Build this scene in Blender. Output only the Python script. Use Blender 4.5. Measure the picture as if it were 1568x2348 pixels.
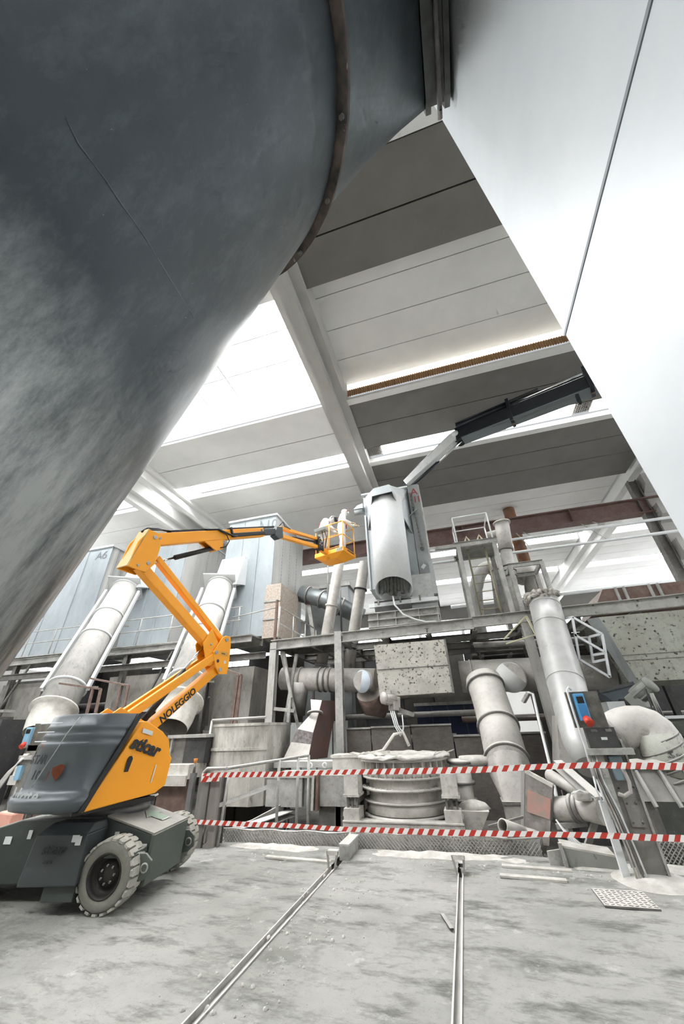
import bpy, bmesh, math, random
from mathutils import Vector, Matrix

for _o in list(bpy.data.objects):
    bpy.data.objects.remove(_o)
SC = bpy.context.scene
COL = SC.collection
rnd = random.Random(7)

# ------------------------------------------------------------------ camera
F_PX, CAM_H = 824.0, 1.6
PITCH, YAW, ROLL = math.radians(30.87), math.radians(15.45), math.radians(-1.876)
V = Vector
FW = V((-math.sin(YAW)*math.cos(PITCH), math.cos(YAW)*math.cos(PITCH), math.sin(PITCH)))
_rt = V((math.cos(YAW), math.sin(YAW), 0)); _up = _rt.cross(FW)
RT = _rt*math.cos(ROLL)+_up*math.sin(ROLL)
UP = -_rt*math.sin(ROLL)+_up*math.cos(ROLL)
CAM = V((0, 0, CAM_H))
cd = bpy.data.cameras.new('camera')
cam = bpy.data.objects.new('camera', cd); COL.objects.link(cam)
cd.sensor_fit = 'HORIZONTAL'; cd.sensor_width = 36.0; cd.lens = 36.0*F_PX/1568.0
cd.clip_start = 0.05; cd.clip_end = 300
_m = Matrix((RT, UP, -FW)).transposed().to_4x4(); _m.translation = CAM
cam.matrix_world = _m
SC.camera = cam

# ------------------------------------------------------------------ world, light, exposure
SKY_STRENGTH = 0.45
SKYLIGHT_STRENGTH = 13.0
w = bpy.data.worlds.new('daylight'); SC.world = w; w.use_nodes = True
bg = w.node_tree.nodes['Background']; bg.inputs[0].default_value = (0.93, 0.97, 1.0, 1); bg.inputs[1].default_value = SKY_STRENGTH
SC.view_settings.view_transform = 'Standard'
SC.view_settings.look = 'None'
SC.view_settings.gamma = 1.0
SC.view_settings.use_curve_mapping = False
SC.view_settings.exposure = 0.42
SC.cycles.max_bounces = 5
SC.cycles.diffuse_bounces = 3
SC.cycles.glossy_bounces = 2
SC.cycles.caustics_reflective = False
SC.cycles.caustics_refractive = False
SC.cycles.use_adaptive_sampling = True
SC.cycles.adaptive_threshold = 0.12
SC.cycles.adaptive_min_samples = 12
SC.cycles.use_denoising = True


def P(u, v, X=None, Y=None, Z=None):
    """Place in the hall of a point seen at photo pixel (u, v), at a known X, Y or Z (metres)."""
    d = FW+RT*((u-784.0)/F_PX)-UP*((v-1174.0)/F_PX)
    if X is not None: t = X/d.x
    elif Y is not None: t = Y/d.y
    else: t = (Z-CAM_H)/d.z
    return CAM+d*t


# ------------------------------------------------------------------ materials
def lin(h):
    c = [int(h[i:i+2], 16)/255 for i in (0, 2, 4)]
    return tuple(x/12.92 if x <= .04045 else ((x+.055)/1.055)**2.4 for x in c)+(1,)


MATS = {}


def mat(name, col, rough=.6, metal=0., col2=None, scale=4., amount=.5, dust=0., dustcol='dad8d2', bump=0., bscale=40., stretch=None, spots=None, spotcol='3a3632', spot_scale=14., sharp=.08, grime=None):
    """Painted metal or concrete: colour mottled by noise, dust lying on faces that look up, spots of wear."""
    if name in MATS: return MATS[name]
    m = bpy.data.materials.new(name); m.use_nodes = True; MATS[name] = m
    nt = m.node_tree; N = nt.nodes; L = nt.links
    b = N['Principled BSDF']; b.inputs['Roughness'].default_value = rough; b.inputs['Metallic'].default_value = metal
    c = N.new('ShaderNodeRGB'); c.outputs[0].default_value = lin(col); out = c.outputs[0]
    tc = N.new('ShaderNodeTexCoord'); mp = N.new('ShaderNodeMapping'); L.new(tc.outputs['Object'], mp.inputs[0])
    if stretch: mp.inputs['Scale'].default_value = stretch
    def noise(sc, det=5, r=.6):
        n = N.new('ShaderNodeTexNoise'); n.inputs['Scale'].default_value = sc; n.inputs['Detail'].default_value = det; n.inputs['Roughness'].default_value = r
        L.new(mp.outputs[0], n.inputs['Vector']); return n.outputs['Fac']
    def ramp(src, lo, hi, v=1.):
        r = N.new('ShaderNodeMapRange'); r.inputs[1].default_value = lo; r.inputs[2].default_value = hi; r.inputs[4].default_value = v; r.clamp = True
        L.new(src, r.inputs[0]); return r.outputs[0]
    def mix(a, f, hexcol):
        x = N.new('ShaderNodeMix'); x.data_type = 'RGBA'; L.new(f, x.inputs[0]); L.new(a, x.inputs[6]); x.inputs[7].default_value = lin(hexcol); return x.outputs[2]
    if col2: out = mix(out, ramp(noise(scale), .35, .68, amount), col2)
    if grime is None: grime = .55 if dust > .25 else 0.
    if grime: out = mix(out, ramp(noise(7.5, 9, .78), .50, .74, grime), '45423e')
    if spots: out = mix(out, ramp(noise(spot_scale, 3, .5), spots, spots+sharp), spotcol)
    if dust > 0:
        g = N.new('ShaderNodeNewGeometry'); s = N.new('ShaderNodeSeparateXYZ'); L.new(g.outputs['Normal'], s.inputs[0])
        up = ramp(s.outputs[2], .15, .8, dust)
        n = ramp(noise(3.1), .25, .6); k = N.new('ShaderNodeMath'); k.operation = 'MULTIPLY'; L.new(up, k.inputs[0])
        a = N.new('ShaderNodeMath'); a.operation = 'MULTIPLY_ADD'; L.new(n, a.inputs[0]); a.inputs[1].default_value = .5; a.inputs[2].default_value = .6
        L.new(a.outputs[0], k.inputs[1]); k.use_clamp = True
        out = mix(out, k.outputs[0], dustcol)
    if grime: out = mix(out, ramp(noise(19, 6, .75), .60, .72, grime*.5), 'e0ded8')
    L.new(out, b.inputs['Base Color'])
    if bump:
        bp = N.new('ShaderNodeBump'); bp.inputs['Strength'].default_value = bump; bp.inputs['Distance'].default_value = .02
        L.new(noise(bscale, 4), bp.inputs['Height']); L.new(bp.outputs[0], b.inputs['Normal'])
    return m


def emit(name, col, strength):
    if name in MATS: return MATS[name]
    m = bpy.data.materials.new(name); m.use_nodes = True; MATS[name] = m
    b = m.node_tree.nodes['Principled BSDF']; b.inputs['Base Color'].default_value = lin(col)
    b.inputs['Emission Color'].default_value = lin(col); b.inputs['Emission Strength'].default_value = strength
    return m


# ------------------------------------------------------------------ mesh building
def perp(d, up=V((0, 0, 1))):
    d = d.normalized()
    if abs(d.dot(up)) > .985: up = V((0, 1, 0)) if abs(d.y) < .9 else V((1, 0, 0))
    a = d.cross(up).normalized(); return a, a.cross(d).normalized()      # side, up


class MB:
    """Collects shapes for ONE part (world metres)."""
    def __init__(s): s.v = []; s.f = []; s.sm = []
    def add(s, vs, fs, smooth=False):
        o = len(s.v); s.v += [V(x) for x in vs]; s.f += [tuple(i+o for i in f) for f in fs]; s.sm += [smooth]*len(fs); return s
    def hexa(s, p):        # 8 points: bottom 4 (ccw), top 4
        return s.add(p, [(3, 2, 1, 0), (4, 5, 6, 7), (0, 1, 5, 4), (1, 2, 6, 5), (2, 3, 7, 6), (3, 0, 4, 7)])
    def box(s, a, b):
        (x0, y0, z0), (x1, y1, z1) = a, b
        x0, x1 = min(x0, x1), max(x0, x1); y0, y1 = min(y0, y1), max(y0, y1); z0, z1 = min(z0, z1), max(z0, z1)
        return s.hexa([(x0, y0, z0), (x1, y0, z0), (x1, y1, z0), (x0, y1, z0), (x0, y0, z1), (x1, y0, z1), (x1, y1, z1), (x0, y1, z1)])
    def obox(s, c, ex, ey, ez, sx, sy, sz):   # oriented box: centre, axes, sizes
        c = V(c); ex, ey, ez = [V(e).normalized()*k/2 for e, k in ((ex, sx), (ey, sy), (ez, sz))]
        return s.hexa([c-ex-ey-ez, c+ex-ey-ez, c+ex+ey-ez, c-ex+ey-ez, c-ex-ey+ez, c+ex-ey+ez, c+ex+ey+ez, c-ex+ey+ez])
    def bar(s, p0, p1, w=.05, h=None, up=V((0, 0, 1))):
        p0, p1 = V(p0), V(p1); h = h or w; a, b = perp(p1-p0, V(up)); return s.obox((p0+p1)/2, p1-p0, a, b, (p1-p0).length, w, h)
    def ibeam(s, p0, p1, w=.2, h=.2, t=.018, up=V((0, 0, 1))):
        p0, p1 = V(p0), V(p1); a, b = perp(p1-p0, V(up))
        s.bar(p0+b*(h-t)/2, p1+b*(h-t)/2, w, t, up); s.bar(p0-b*(h-t)/2, p1-b*(h-t)/2, w, t, up); return s.bar(p0, p1, t, h-2*t, up)
    def channel(s, p0, p1, w=.1, h=.2, t=.012, up=V((0, 0, 1)), side=1):
        p0, p1 = V(p0), V(p1); a, b = perp(p1-p0, V(up))
        s.bar(p0-a*side*(w/2), p1-a*side*(w/2), t, h, up)
        s.bar(p0+b*(h-t)/2, p1+b*(h-t)/2, w, t, up); return s.bar(p0-b*(h-t)/2, p1-b*(h-t)/2, w, t, up)
    def loft(s, rings, closed=True, caps=True, smooth=True):
        o = len(s.v); n = len(rings[0])
        for r in rings: s.v += [V(x) for x in r]
        fs = []
        for i in range(len(rings)-1):
            for j in range(n if closed else n-1):
                k = (j+1) % n; fs.append((o+i*n+j, o+i*n+k, o+(i+1)*n+k, o+(i+1)*n+j))
        s.f += fs; s.sm += [smooth]*len(fs)
        if caps and closed:
            s.f += [tuple(o+j for j in reversed(range(n))), tuple(o+(len(rings)-1)*n+j for j in range(n))]; s.sm += [False]*2
        return s
    def ring(s, c, d, r, n=16, ref=None):
        a, b = perp(V(d), V(ref) if ref else V((0, 0, 1))); return [V(c)+a*(r*math.cos(2*math.pi*i/n))+b*(r*math.sin(2*math.pi*i/n)) for i in range(n)]
    def tube(s, p0, p1, r0=.05, r1=None, n=16, caps=True):
        p0, p1 = V(p0), V(p1); r1 = r0 if r1 is None else r1; d = p1-p0
        return s.loft([s.ring(p0, d, r0, n), s.ring(p1, d, r1, n)], caps=caps)
    def pipe(s, p0, p1, r, t=.02, n=24):      # open hollow pipe
        p0, p1 = V(p0), V(p1); d = p1-p0
        R = [s.ring(p0, d, r-t, n), s.ring(p0, d, r, n), s.ring(p1, d, r, n), s.ring(p1, d, r-t, n), s.ring(p0, d, r-t, n)]
        return s.loft(R, caps=False)
    def path(s, pts, r=.02, n=8, caps=True):
        pts = [V(p) for p in pts]; rings = []; ref = None
        for i, p in enumerate(pts):
            d = (pts[min(i+1, len(pts)-1)]-pts[max(i-1, 0)]).normalized()
            if ref is None: ref, _ = perp(d)
            a = (ref-d*ref.dot(d))
            if a.length < 1e-5: a, _ = perp(d)
            a.normalize(); b = d.cross(a); ref = a
            rr = r[i] if isinstance(r, (list, tuple)) else r
            rings.append([p+a*(rr*math.cos(2*math.pi*k/n))+b*(rr*math.sin(2*math.pi*k/n)) for k in range(n)])
        return s.loft(rings, caps=caps)
    def lathe(s, c, axis, prof, n=32, caps=False):  # prof: (radius, height along axis)
        c = V(c); ax = V(axis).normalized(); a, b = perp(ax)
        return s.loft([[c+ax*h+a*(r*math.cos(2*math.pi*i/n))+b*(r*math.sin(2*math.pi*i/n)) for i in range(n)] for r, h in prof], caps=caps)
    def prism(s, pts, d):     # polygon pts extruded by vector d
        pts = [V(p) for p in pts]; d = V(d); n = len(pts)
        return s.add(pts+[p+d for p in pts], [tuple(reversed(range(n))), tuple(range(n, 2*n))]+[(i, (i+1) % n, n+(i+1) % n, n+i) for i in range(n)])
    def slab(s, q, t):        # 4-corner sheet given thickness along its normal
        q = [V(x) for x in q]; n = (q[1]-q[0]).cross(q[3]-q[0]).normalized(); return s.prism([x-n*t/2 for x in q], n*t)
    def build(s, name, m, parent=None, bevel=0., label=None):
        me = bpy.data.meshes.new(name); me.from_pydata([tuple(x) for x in s.v], [], s.f); me.update()
        bm = bmesh.new(); bm.from_mesh(me); bmesh.ops.recalc_face_normals(bm, faces=bm.faces); bm.to_mesh(me); bm.free()
        for p, k in zip(me.polygons, s.sm): p.use_smooth = k
        me.materials.append(m)
        o = bpy.data.objects.new(name, me); COL.objects.link(o)
        if bevel:
            md = o.modifiers.new('bevel', 'BEVEL'); md.width = bevel; md.segments = 2; md.limit_method = 'ANGLE'
        if parent: attach(o, parent)
        if label: o['label'] = label
        return o


def attach(o, parent):
    o.parent = parent
    o.matrix_parent_inverse = Matrix.Translation(-V(parent['at'])) if 'at' in parent else Matrix()


def thing(name, label, cat, loc=(0, 0, 0), group=None):
    o = bpy.data.objects.new(name, None); COL.objects.link(o); o.location = loc; o['at'] = tuple(loc); o.empty_display_size = .2
    o['label'] = label; o['category'] = cat; o['kind'] = 'thing'
    if group: o['group'] = group
    return o


def tag(o, label, cat, group=None):
    o['label'] = label; o['category'] = cat
    if group: o['group'] = group
    return o


def struct(o): o['kind'] = 'structure'; return o


def text(body, org, xd, yd, size, m, parent, name='lettering', shear=0., bold=0., depth=.002):
    c = bpy.data.curves.new(name, 'FONT'); c.body = body; c.size = size; c.extrude = depth; c.shear = shear; c.offset = bold
    c.materials.append(m)
    tmp = bpy.data.objects.new(name, c); COL.objects.link(tmp)
    bpy.context.view_layer.update()
    me = bpy.data.meshes.new_from_object(tmp.evaluated_get(bpy.context.evaluated_depsgraph_get()))
    bpy.data.objects.remove(tmp); bpy.data.curves.remove(c)
    if not me.materials: me.materials.append(m)
    o = bpy.data.objects.new(name, me); COL.objects.link(o)
    x = V(xd).normalized(); y = V(yd); y = (y-x*y.dot(x)).normalized(); z = x.cross(y)
    M = Matrix((x, y, z)).transposed().to_4x4(); M.translation = V(org)
    o.parent = parent
    if 'at' in parent: M = Matrix.Translation(-V(parent['at'])) @ M
    o.matrix_basis = M
    return o


def lerp(a, b, t): return V(a)*(1-t)+V(b)*t


# the palette
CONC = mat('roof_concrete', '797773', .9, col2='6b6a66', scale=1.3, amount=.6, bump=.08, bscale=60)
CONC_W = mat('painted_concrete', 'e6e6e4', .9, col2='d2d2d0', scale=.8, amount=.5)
GIRD = mat('girder_concrete', 'b4b3b0', .9, col2='a09f9c', scale=1.5, amount=.5)
SKYL = emit('skylight_pane', 'ffffff', SKYLIGHT_STRENGTH)
GALV = mat('galvanised_sheet', '8b9193', .42, .55, col2='6d7476', scale=3, amount=.8, bump=.05, bscale=30, stretch=(1, 1, .25))
WHITE = mat('white_paint', 'dde0e1', .5, col2='c9cdcf', scale=1.2, amount=.6, dust=.5, grime=.14)
DUSTW = mat('dusty_white_sheet', 'b9b8b4', .75, col2='93928e', scale=2.2, amount=.7, dust=.7, stretch=(1, 1, .35))
STEEL = mat('dusty_grey_steel', 'bcbcb8', .7, .1, col2='8c8b87', scale=3, amount=.8, dust=.9)
STEELD = mat('dark_dusty_steel', '6d6b68', .75, .1, col2='8e8c88', scale=3.5, amount=.8, dust=.8)
DARK = mat('dark_grey_steel', '3d3e3f', .7, .1, col2='565655', scale=4, amount=.7, dust=.6)  # plain dark grey steel, mottled and dusty on top
RUST = mat('rusty_brown_steel', '6e5850', .8, .1, col2='8a7a72', scale=5, amount=.7, dust=.5)
PIPEW = mat('dusty_duct_sheet', 'c3c0bb', .6, .1, col2='a5a19b', scale=2.5, amount=.7, dust=.6)
SPECK = mat('speckled_casing', 'bcbab2', .8, col2='a09d95', scale=3, amount=.7, spots=.595, spotcol='45413b', spot_scale=15, dust=.4)
BLACK = mat('black_rubber', '17181a', .5)
CHROME = mat('chrome_rod', 'd5d8da', .15, 1.)

# ================================================================== THE HALL
# floor: a dusty concrete slab cut by two sunken rails
fm = bpy.data.materials.new('dusty_floor'); fm.use_nodes = True
def _floor_nodes():
    nt = fm.node_tree; N = nt.nodes; L = nt.links; b = N['Principled BSDF']; b.inputs['Roughness'].default_value = .95
    tc = N.new('ShaderNodeTexCoord')
    def nz(sc, det, rough=.6, st=(1, 1, 1), rot=0.):
        mp = N.new('ShaderNodeMapping'); mp.inputs['Scale'].default_value = st; mp.inputs['Rotation'].default_value = (0, 0, rot); L.new(tc.outputs['Object'], mp.inputs[0])
        n = N.new('ShaderNodeTexNoise'); n.inputs['Scale'].default_value = sc; n.inputs['Detail'].default_value = det; n.inputs['Roughness'].default_value = rough
        L.new(mp.outputs[0], n.inputs['Vector']); return n.outputs['Fac']
    def rg(s, lo, hi, v=1.):
        r = N.new('ShaderNodeMapRange'); r.inputs[1].default_value = lo; r.inputs[2].default_value = hi; r.inputs[4].default_value = v; L.new(s, r.inputs[0]); return r.outputs[0]
    def mix(a, f, col):
        x = N.new('ShaderNodeMix'); x.data_type = 'RGBA'; L.new(f, x.inputs[0])
        if isinstance(a, str): x.inputs[6].default_value = lin(a)
        else: L.new(a, x.inputs[6])
        x.inputs[7].default_value = lin(col); return x.outputs[2]
    c = mix('a9a9a4', rg(nz(.55, 6, .65), .45, .66, .8), '888984')
    c = mix(c, rg(nz(1.5, 7, .72, (1, 2.4, 1), .45), .50, .64, .9), '686a64')       # dragged tyre and sweeping marks
    c = mix(c, rg(nz(.9, 5, .7, (1, 1, 1), 0), .56, .63, .65), '73756f')
    c = mix(c, rg(nz(11, 6, .8), .52, .75, .7), '8d8d88')
    c = mix(c, rg(nz(3.2, 6, .7), .60, .68, .6), 'c6c6c1')
    c = mix(c, rg(nz(45, 3, .6), .64, .70, .5), '6f706b')
    L.new(c, b.inputs['Base Color'])
    bp = N.new('ShaderNodeBump'); bp.inputs['Strength'].default_value = .55; bp.inputs['Distance'].default_value = .03
    L.new(nz(14, 8, .75), bp.inputs['Height']); L.new(bp.outputs[0], b.inputs['Normal'])
_floor_nodes()
flo = bpy.data.objects.new('floor', None); COL.objects.link(flo); flo['kind'] = 'structure'
fl = MB()
RA, RB = -2.0, -0.36           # the two sunken rails (X)
KERB = 7.05
for x0, x1 in ((-30, RA-.05), (RA+.05, RB-.035), (RB+.035, 22)):
    fl = MB(); nx = max(2, int((x1-x0)/.35)); ny = 40
    grid = []
    for j in range(ny+1):
        y = -6+(KERB+6)*j/ny
        for i in range(nx+1):
            x = x0+(x1-x0)*i/nx
            e = 0 if i in (0, nx) else (rnd.random()-.5)*.012
            grid.append((x, y, e+(.03*max(0, (y-6.3)/.75) if y > 6.3 else 0)*rnd.random()))
    fs = [(j*(nx+1)+i, j*(nx+1)+i+1, (j+1)*(nx+1)+i+1, (j+1)*(nx+1)+i) for j in range(ny) for i in range(nx)]
    fl.add(grid, fs, True)
    fl.box((x0, -6, -.3), (x1, KERB, -.08))
    o = fl.build('floor_slab', fm, flo)
for x, wd in ((RA, .10), (RB, .07)):
    g = MB().box((x-wd/2, -6, -.08), (x+wd/2, 6.25, -.03)); g.box((x-wd/2+.002, -6, -.03), (x-wd/2+.014, 6.25, .012)); g.box((x+wd/2-.014, -6, -.03), (x+wd/2-.002, 6.25, .012))
    g.build('sunken_rail', STEEL, flo)
# chequered cover plate let into the slab
pl = MB().box((1.02, 5.55, .002), (1.5, 6.0, .018))
for i in range(9):
    for j in range(8):
        cx, cy = 1.05+.053*i, 5.58+.053*j; a = .6 if (i+j) % 2 else -.6
        pl.obox((cx, cy, .02), (math.cos(a), math.sin(a), 0), (-math.sin(a), math.cos(a), 0), (0, 0, 1), .034, .009, .006)
pl.build('cover_plate', STEELD, flo)
# the lower machine floor behind the kerb
MB().box((-30, KERB, -.45), (22, 40, -.35)).build('floor_slab', mat('pit_floor', '8c8a86', .95, col2='5f5d5a', scale=1.2, amount=.8), flo)

# roof: precast strips between concrete girders, skylights between them
ceil = bpy.data.objects.new('ceiling', None); COL.objects.link(ceil); ceil['kind'] = 'structure'
ZW, ZR = 11.6, 12.25
BAYS = [(-23.5, -14.2), (-11.3, -2.98), (-2.08, 9.35), (10.7, 22)]
WING = [(-6.5, -5.2), (-2.9, -1.6), (-1.6, -.3), (-.3, 1.0), (1.3, 2.3), (2.62, 3.71), (3.71, 4.78), (8.92, 10.2), (10.2, 11.52), (12.68, 13.95), (13.95, 15.27), (15.27, 17.1),
        (17.3, 18.7), (18.7, 20.1), (20.1, 21.6), (21.6, 23.0), (23.0, 24.2), (25.1, 26.0), (26.0, 27.3), (27.3, 28.7), (28.7, 30.2), (31.3, 32.7), (32.7, 34.2), (34.2, 35.9), (35.9, 38.3)]
for x0, x1 in BAYS:
    for y0, y1 in WING:
        z = ZW if y1 < 17.2 else ZW+.35
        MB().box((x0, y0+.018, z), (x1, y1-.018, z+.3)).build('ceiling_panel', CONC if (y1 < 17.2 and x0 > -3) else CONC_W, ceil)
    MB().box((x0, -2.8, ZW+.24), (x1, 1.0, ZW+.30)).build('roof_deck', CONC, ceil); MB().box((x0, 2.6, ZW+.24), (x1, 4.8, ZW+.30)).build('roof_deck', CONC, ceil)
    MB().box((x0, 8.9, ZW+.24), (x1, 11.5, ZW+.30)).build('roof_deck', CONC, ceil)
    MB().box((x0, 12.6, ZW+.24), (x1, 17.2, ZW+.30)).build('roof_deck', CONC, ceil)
    MB().box((x0, 17.2, ZW+.6), (x1, 38.4, ZW+.66)).build('roof_deck', CONC, ceil) if x0 > 50 else None
    # raised strips with the joints seen in the photo
    left = x0 == -11.3
    for y0, y1 in ((4.45, 5.40), (5.40, 6.45), (6.45, 7.55), (7.55, 8.66)):
        MB().box((x0, y0+.012, ZR), (x1, y1-.012, ZR+.12)).build('skylight_panel' if left else 'ceiling_panel', SKYL if left else CONC_W, ceil)
    if left:
        for yb in (4.95, 5.95, 7.0, 8.05): MB().box((x0, yb-.02, ZR-.05), (x1, yb+.02, ZR-.01)).build('batten', WHITE, ceil)
        for xb in (-10.2, -7.3, -6.0): MB().box((xb-.025, 4.5, ZR-.06), (xb+.025, 8.9, ZR-.02)).build('batten', WHITE, ceil)
    # riser of translucent corrugated sheet over a brown corrugated band
    def corr(xa, xb, za, zb, y, step=.075, amp=.022, t=.006):
        m = MB(); n = int((xb-xa)/step*2); pts = []
        for i in range(n+1):
            x = xa+(xb-xa)*i/n; yy = y+(amp if i % 2 else -amp); pts.append((x, yy))
        vs = [(x, y_, za) for x, y_ in pts]+[(x, y_, zb) for x, y_ in pts]
        return m.add(vs, [(i, i+1, n+2+i, n+1+i) for i in range(n)])
    corr(x0+.05, x1, 11.60, 11.92, 8.58).build('corrugated_band', CONC_W if left else mat('brown_corrugated_sheet', 'b08a63', .8, col2='8d6c4e', scale=20, amount=.6), ceil)
    corr(x0+.05, x1, 11.92, 12.24, 8.60).build('corrugated_skylight', emit('bright_corrugated_sheet', 'fffaf0', .75), ceil)
    MB().box((x0, 8.64, 11.50), (x1, 8.9, 11.60)).build('gutter_lip', CONC_W, ceil)
    MB().box((x0, 12.38, 11.54), (x1, 12.66, 11.74)).build('gutter_lip', CONC_W, ceil)
    MB().box((x0, 2.33, 11.54), (x1, 2.6, 11.74)).build('gutter_lip', CONC_W, ceil)
    corr(x0+.05, x1, 11.72, 11.95, 2.28).build('corrugated_band', mat('brown_corrugated_sheet', 'b08a63', .8, col2='8d6c4e', scale=20, amount=.6), ceil)
    # skylight panes between the wing strips, four or five to a bay
    n = 7
    for y0, y1, z in ((11.5, 12.4, 11.9), (1.0, 1.3, 11.9), (-5.2, -2.9, 11.9), (24.2, 25.1, 12.3), (30.2, 31.3, 12.3)):  # row behind the camera: unseen, widened to add frontal light on the machines
        for i in range(n):
            xa, xb = x0+(x1-x0)*i/n, x0+(x1-x0)*(i+1)/n
            if y0 == 11.5 and x0 == -2.08 and i in (0, 3, 5):     # wire-meshed vents instead of panes
                xa2 = xa if i else xa; xb2 = xa+.62
                MB().box((xa2, y0, z+.02), (xb2, y1, z+.06)).build('vent_backing', mat('vent_shadow', '6b655e', .9), ceil)
                g = MB()
                for k in range(8): g.box((xa2+.08*k, y0, z-.02), (xa2+.08*k+.012, y1, z+.0))
                for k in range(10): g.box((xa2, y0+.09*k, z-.02), (xb2, y0+.09*k+.012, z))
                g.build('vent_grille', STEEL, ceil); xa = xb2
            MB().box((xa+.01, y0-.05, z), (xb-.01, y1+.05, z+.03)).build('skylight_panel', SKYL, ceil)
    for yb in (1.0, 11.5): MB().box((x0, yb-.02, ZW), (x1, yb, ZW+.3)).build('upstand', CONC_W, ceil)
# girders along the hall
for x0, x1, y1 in ((-2.98, -2.08, 38), (-11.95, -11.3, 38), (-13.9, -13.1, 38), (9.5, 10.7, 38)):
    xm = (x0+x1)/2; wd = (x1-x0)
    g = MB().box((x0, -6.5, 11.42), (x1, y1, 12.3)); g.box((xm-.2*wd, -6.5, 11.05), (xm+.2*wd, y1, 11.42)); g.box((x0, -6.5, 12.3), (x1, y1, 12.4))
    g.build('girder', GIRD if x0 == -2.98 else CONC_W, ceil)
MB().box((-13.2, -6.5, 12.0), (-11.9, 38, 12.1)).build('roof_deck', CONC_W, ceil)
MB().box((-12.75, 11.6, 11.95), (-12.3, 13.0, 11.99)).build('skylight_panel', SKYL, ceil)

# far wall with a band of bright windows
wl = bpy.data.objects.new('wall_back', None); COL.objects.link(wl); wl['kind'] = 'structure'
MB().box((-24, 38.4, -.4), (22, 38.7, 6.2)).build('wall_panel', CONC_W, wl)
MB().box((-24, 38.4, 10.6), (22, 38.7, 12.4)).build('wall_lintel', CONC, wl)
for i in range(11):
    xa = -24+i*4.2
    MB().box((xa, 38.4, 6.2), (xa+.3, 38.7, 10.6)).build('wall_pier', CONC_W, wl)
    MB().box((xa+.3, 38.5, 6.2), (xa+4.2, 38.55, 10.6)).build('window_pane', emit('bright_window', 'fbfdff', 2.0), wl)
# end column of the bay with brackets for the crane rail
colm = thing('roof_column', 'grey concrete roof column with brackets at the end of the brown crane beam', 'column', (9.75, 17.2, -.4))
MB().box((9.55, 16.95, -.35), (10.15, 17.6, 11.04)).build('shaft', GIRD, colm)
MB().ibeam((9.3, 17.0, -.35), (9.3, 17.0, 11.04), .3, .35, .03, up=(1, 0, 0)).build('steel_liner', STEELD, colm)
for zz in (10.55, 9.0, 7.3): MB().prism([(9.55, 16.5, zz), (9.55, 16.5, zz+.55), (9.55, 16.95, zz+.55), (9.55, 16.95, zz-.25)], (.6, 0, 0)).build('bracket', GIRD, colm)

# ================================================================== NEAR DUCT AND FILTER HOUSING (overhead, beside the camera)
XH = 1.1
hs = thing('filter_housing', 'huge white sheet-metal filter housing filling the upper right corner', 'housing', (2.2, .2, 0))
WBOX = mat('smooth_white_sheet', 'dde2e6', .45, .05, col2='ccd4d9', scale=.9, amount=.6, bump=.02, bscale=8)
ye = 1.87
MB().box((XH, -3.0, 3.86), (XH+3, ye, 11.0)).build('upper_panel', WBOX, hs, .01)
MB().box((XH, -3.0, .6), (XH+3, ye, 3.845)).build('lower_panel', WBOX, hs, .01)
MB().box((XH-.004, -3.0, 3.842), (XH+.05, ye+.004, 3.864)).build('seam_strip', mat('seam_grey', '8d949a', .6), hs)
for yy in (-2.6, 1.5): MB().box((XH+.4, yy-.15, 0), (XH+.7, yy+.15, .62)).build('leg', STEEL, hs)

dk = thing('inlet_duct', 'wide dull galvanised duct slanting down across the upper left corner', 'duct', (-2.4, -.2, 0))
def worn_galv_lit_low():
    m = mat('worn_galvanised_lit_low', '3e464b', .42, .35, col2='515a5f', scale=1.6, amount=.8, bump=.05, bscale=24)
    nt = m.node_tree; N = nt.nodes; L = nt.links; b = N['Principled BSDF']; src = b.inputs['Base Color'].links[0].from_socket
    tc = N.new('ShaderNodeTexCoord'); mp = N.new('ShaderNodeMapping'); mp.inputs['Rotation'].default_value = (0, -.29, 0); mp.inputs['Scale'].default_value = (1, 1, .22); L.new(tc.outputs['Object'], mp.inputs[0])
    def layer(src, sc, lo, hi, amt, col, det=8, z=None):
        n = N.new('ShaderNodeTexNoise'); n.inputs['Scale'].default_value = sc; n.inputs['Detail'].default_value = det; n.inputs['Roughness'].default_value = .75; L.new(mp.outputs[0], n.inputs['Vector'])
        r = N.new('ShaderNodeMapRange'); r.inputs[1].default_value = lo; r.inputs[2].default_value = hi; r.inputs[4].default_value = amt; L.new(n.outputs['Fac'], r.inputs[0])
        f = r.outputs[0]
        if z:                       # pale wear faded out upward, a base-colour gradient that follows the light
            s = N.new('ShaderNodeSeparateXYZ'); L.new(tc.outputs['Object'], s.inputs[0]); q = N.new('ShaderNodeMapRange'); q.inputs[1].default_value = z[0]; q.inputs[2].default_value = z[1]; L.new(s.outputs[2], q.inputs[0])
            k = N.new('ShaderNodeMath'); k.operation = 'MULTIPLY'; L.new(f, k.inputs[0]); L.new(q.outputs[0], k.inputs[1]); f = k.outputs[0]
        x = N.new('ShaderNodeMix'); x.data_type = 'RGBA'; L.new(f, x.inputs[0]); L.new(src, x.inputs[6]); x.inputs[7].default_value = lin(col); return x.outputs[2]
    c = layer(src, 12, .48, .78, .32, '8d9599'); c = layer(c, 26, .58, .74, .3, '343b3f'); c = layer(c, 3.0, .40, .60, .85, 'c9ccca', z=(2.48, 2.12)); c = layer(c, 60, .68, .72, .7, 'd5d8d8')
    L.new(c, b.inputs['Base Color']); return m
DUCTG = worn_galv_lit_low()
cen = V((-1.035, .195, 4.735)); dd = V((.28, .08, .96)).normalized(); r0 = 1.05
NS = 72
def dring(c, d, r): return MB().ring(c, d, r, NS, ref=(0, 1, 0))
MB().loft([dring(cen-dd*t, dd, r0) for t in (4.6, 3, 1.5, .5, .04)], caps=True).build('duct_section', DUCTG, dk)
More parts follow.
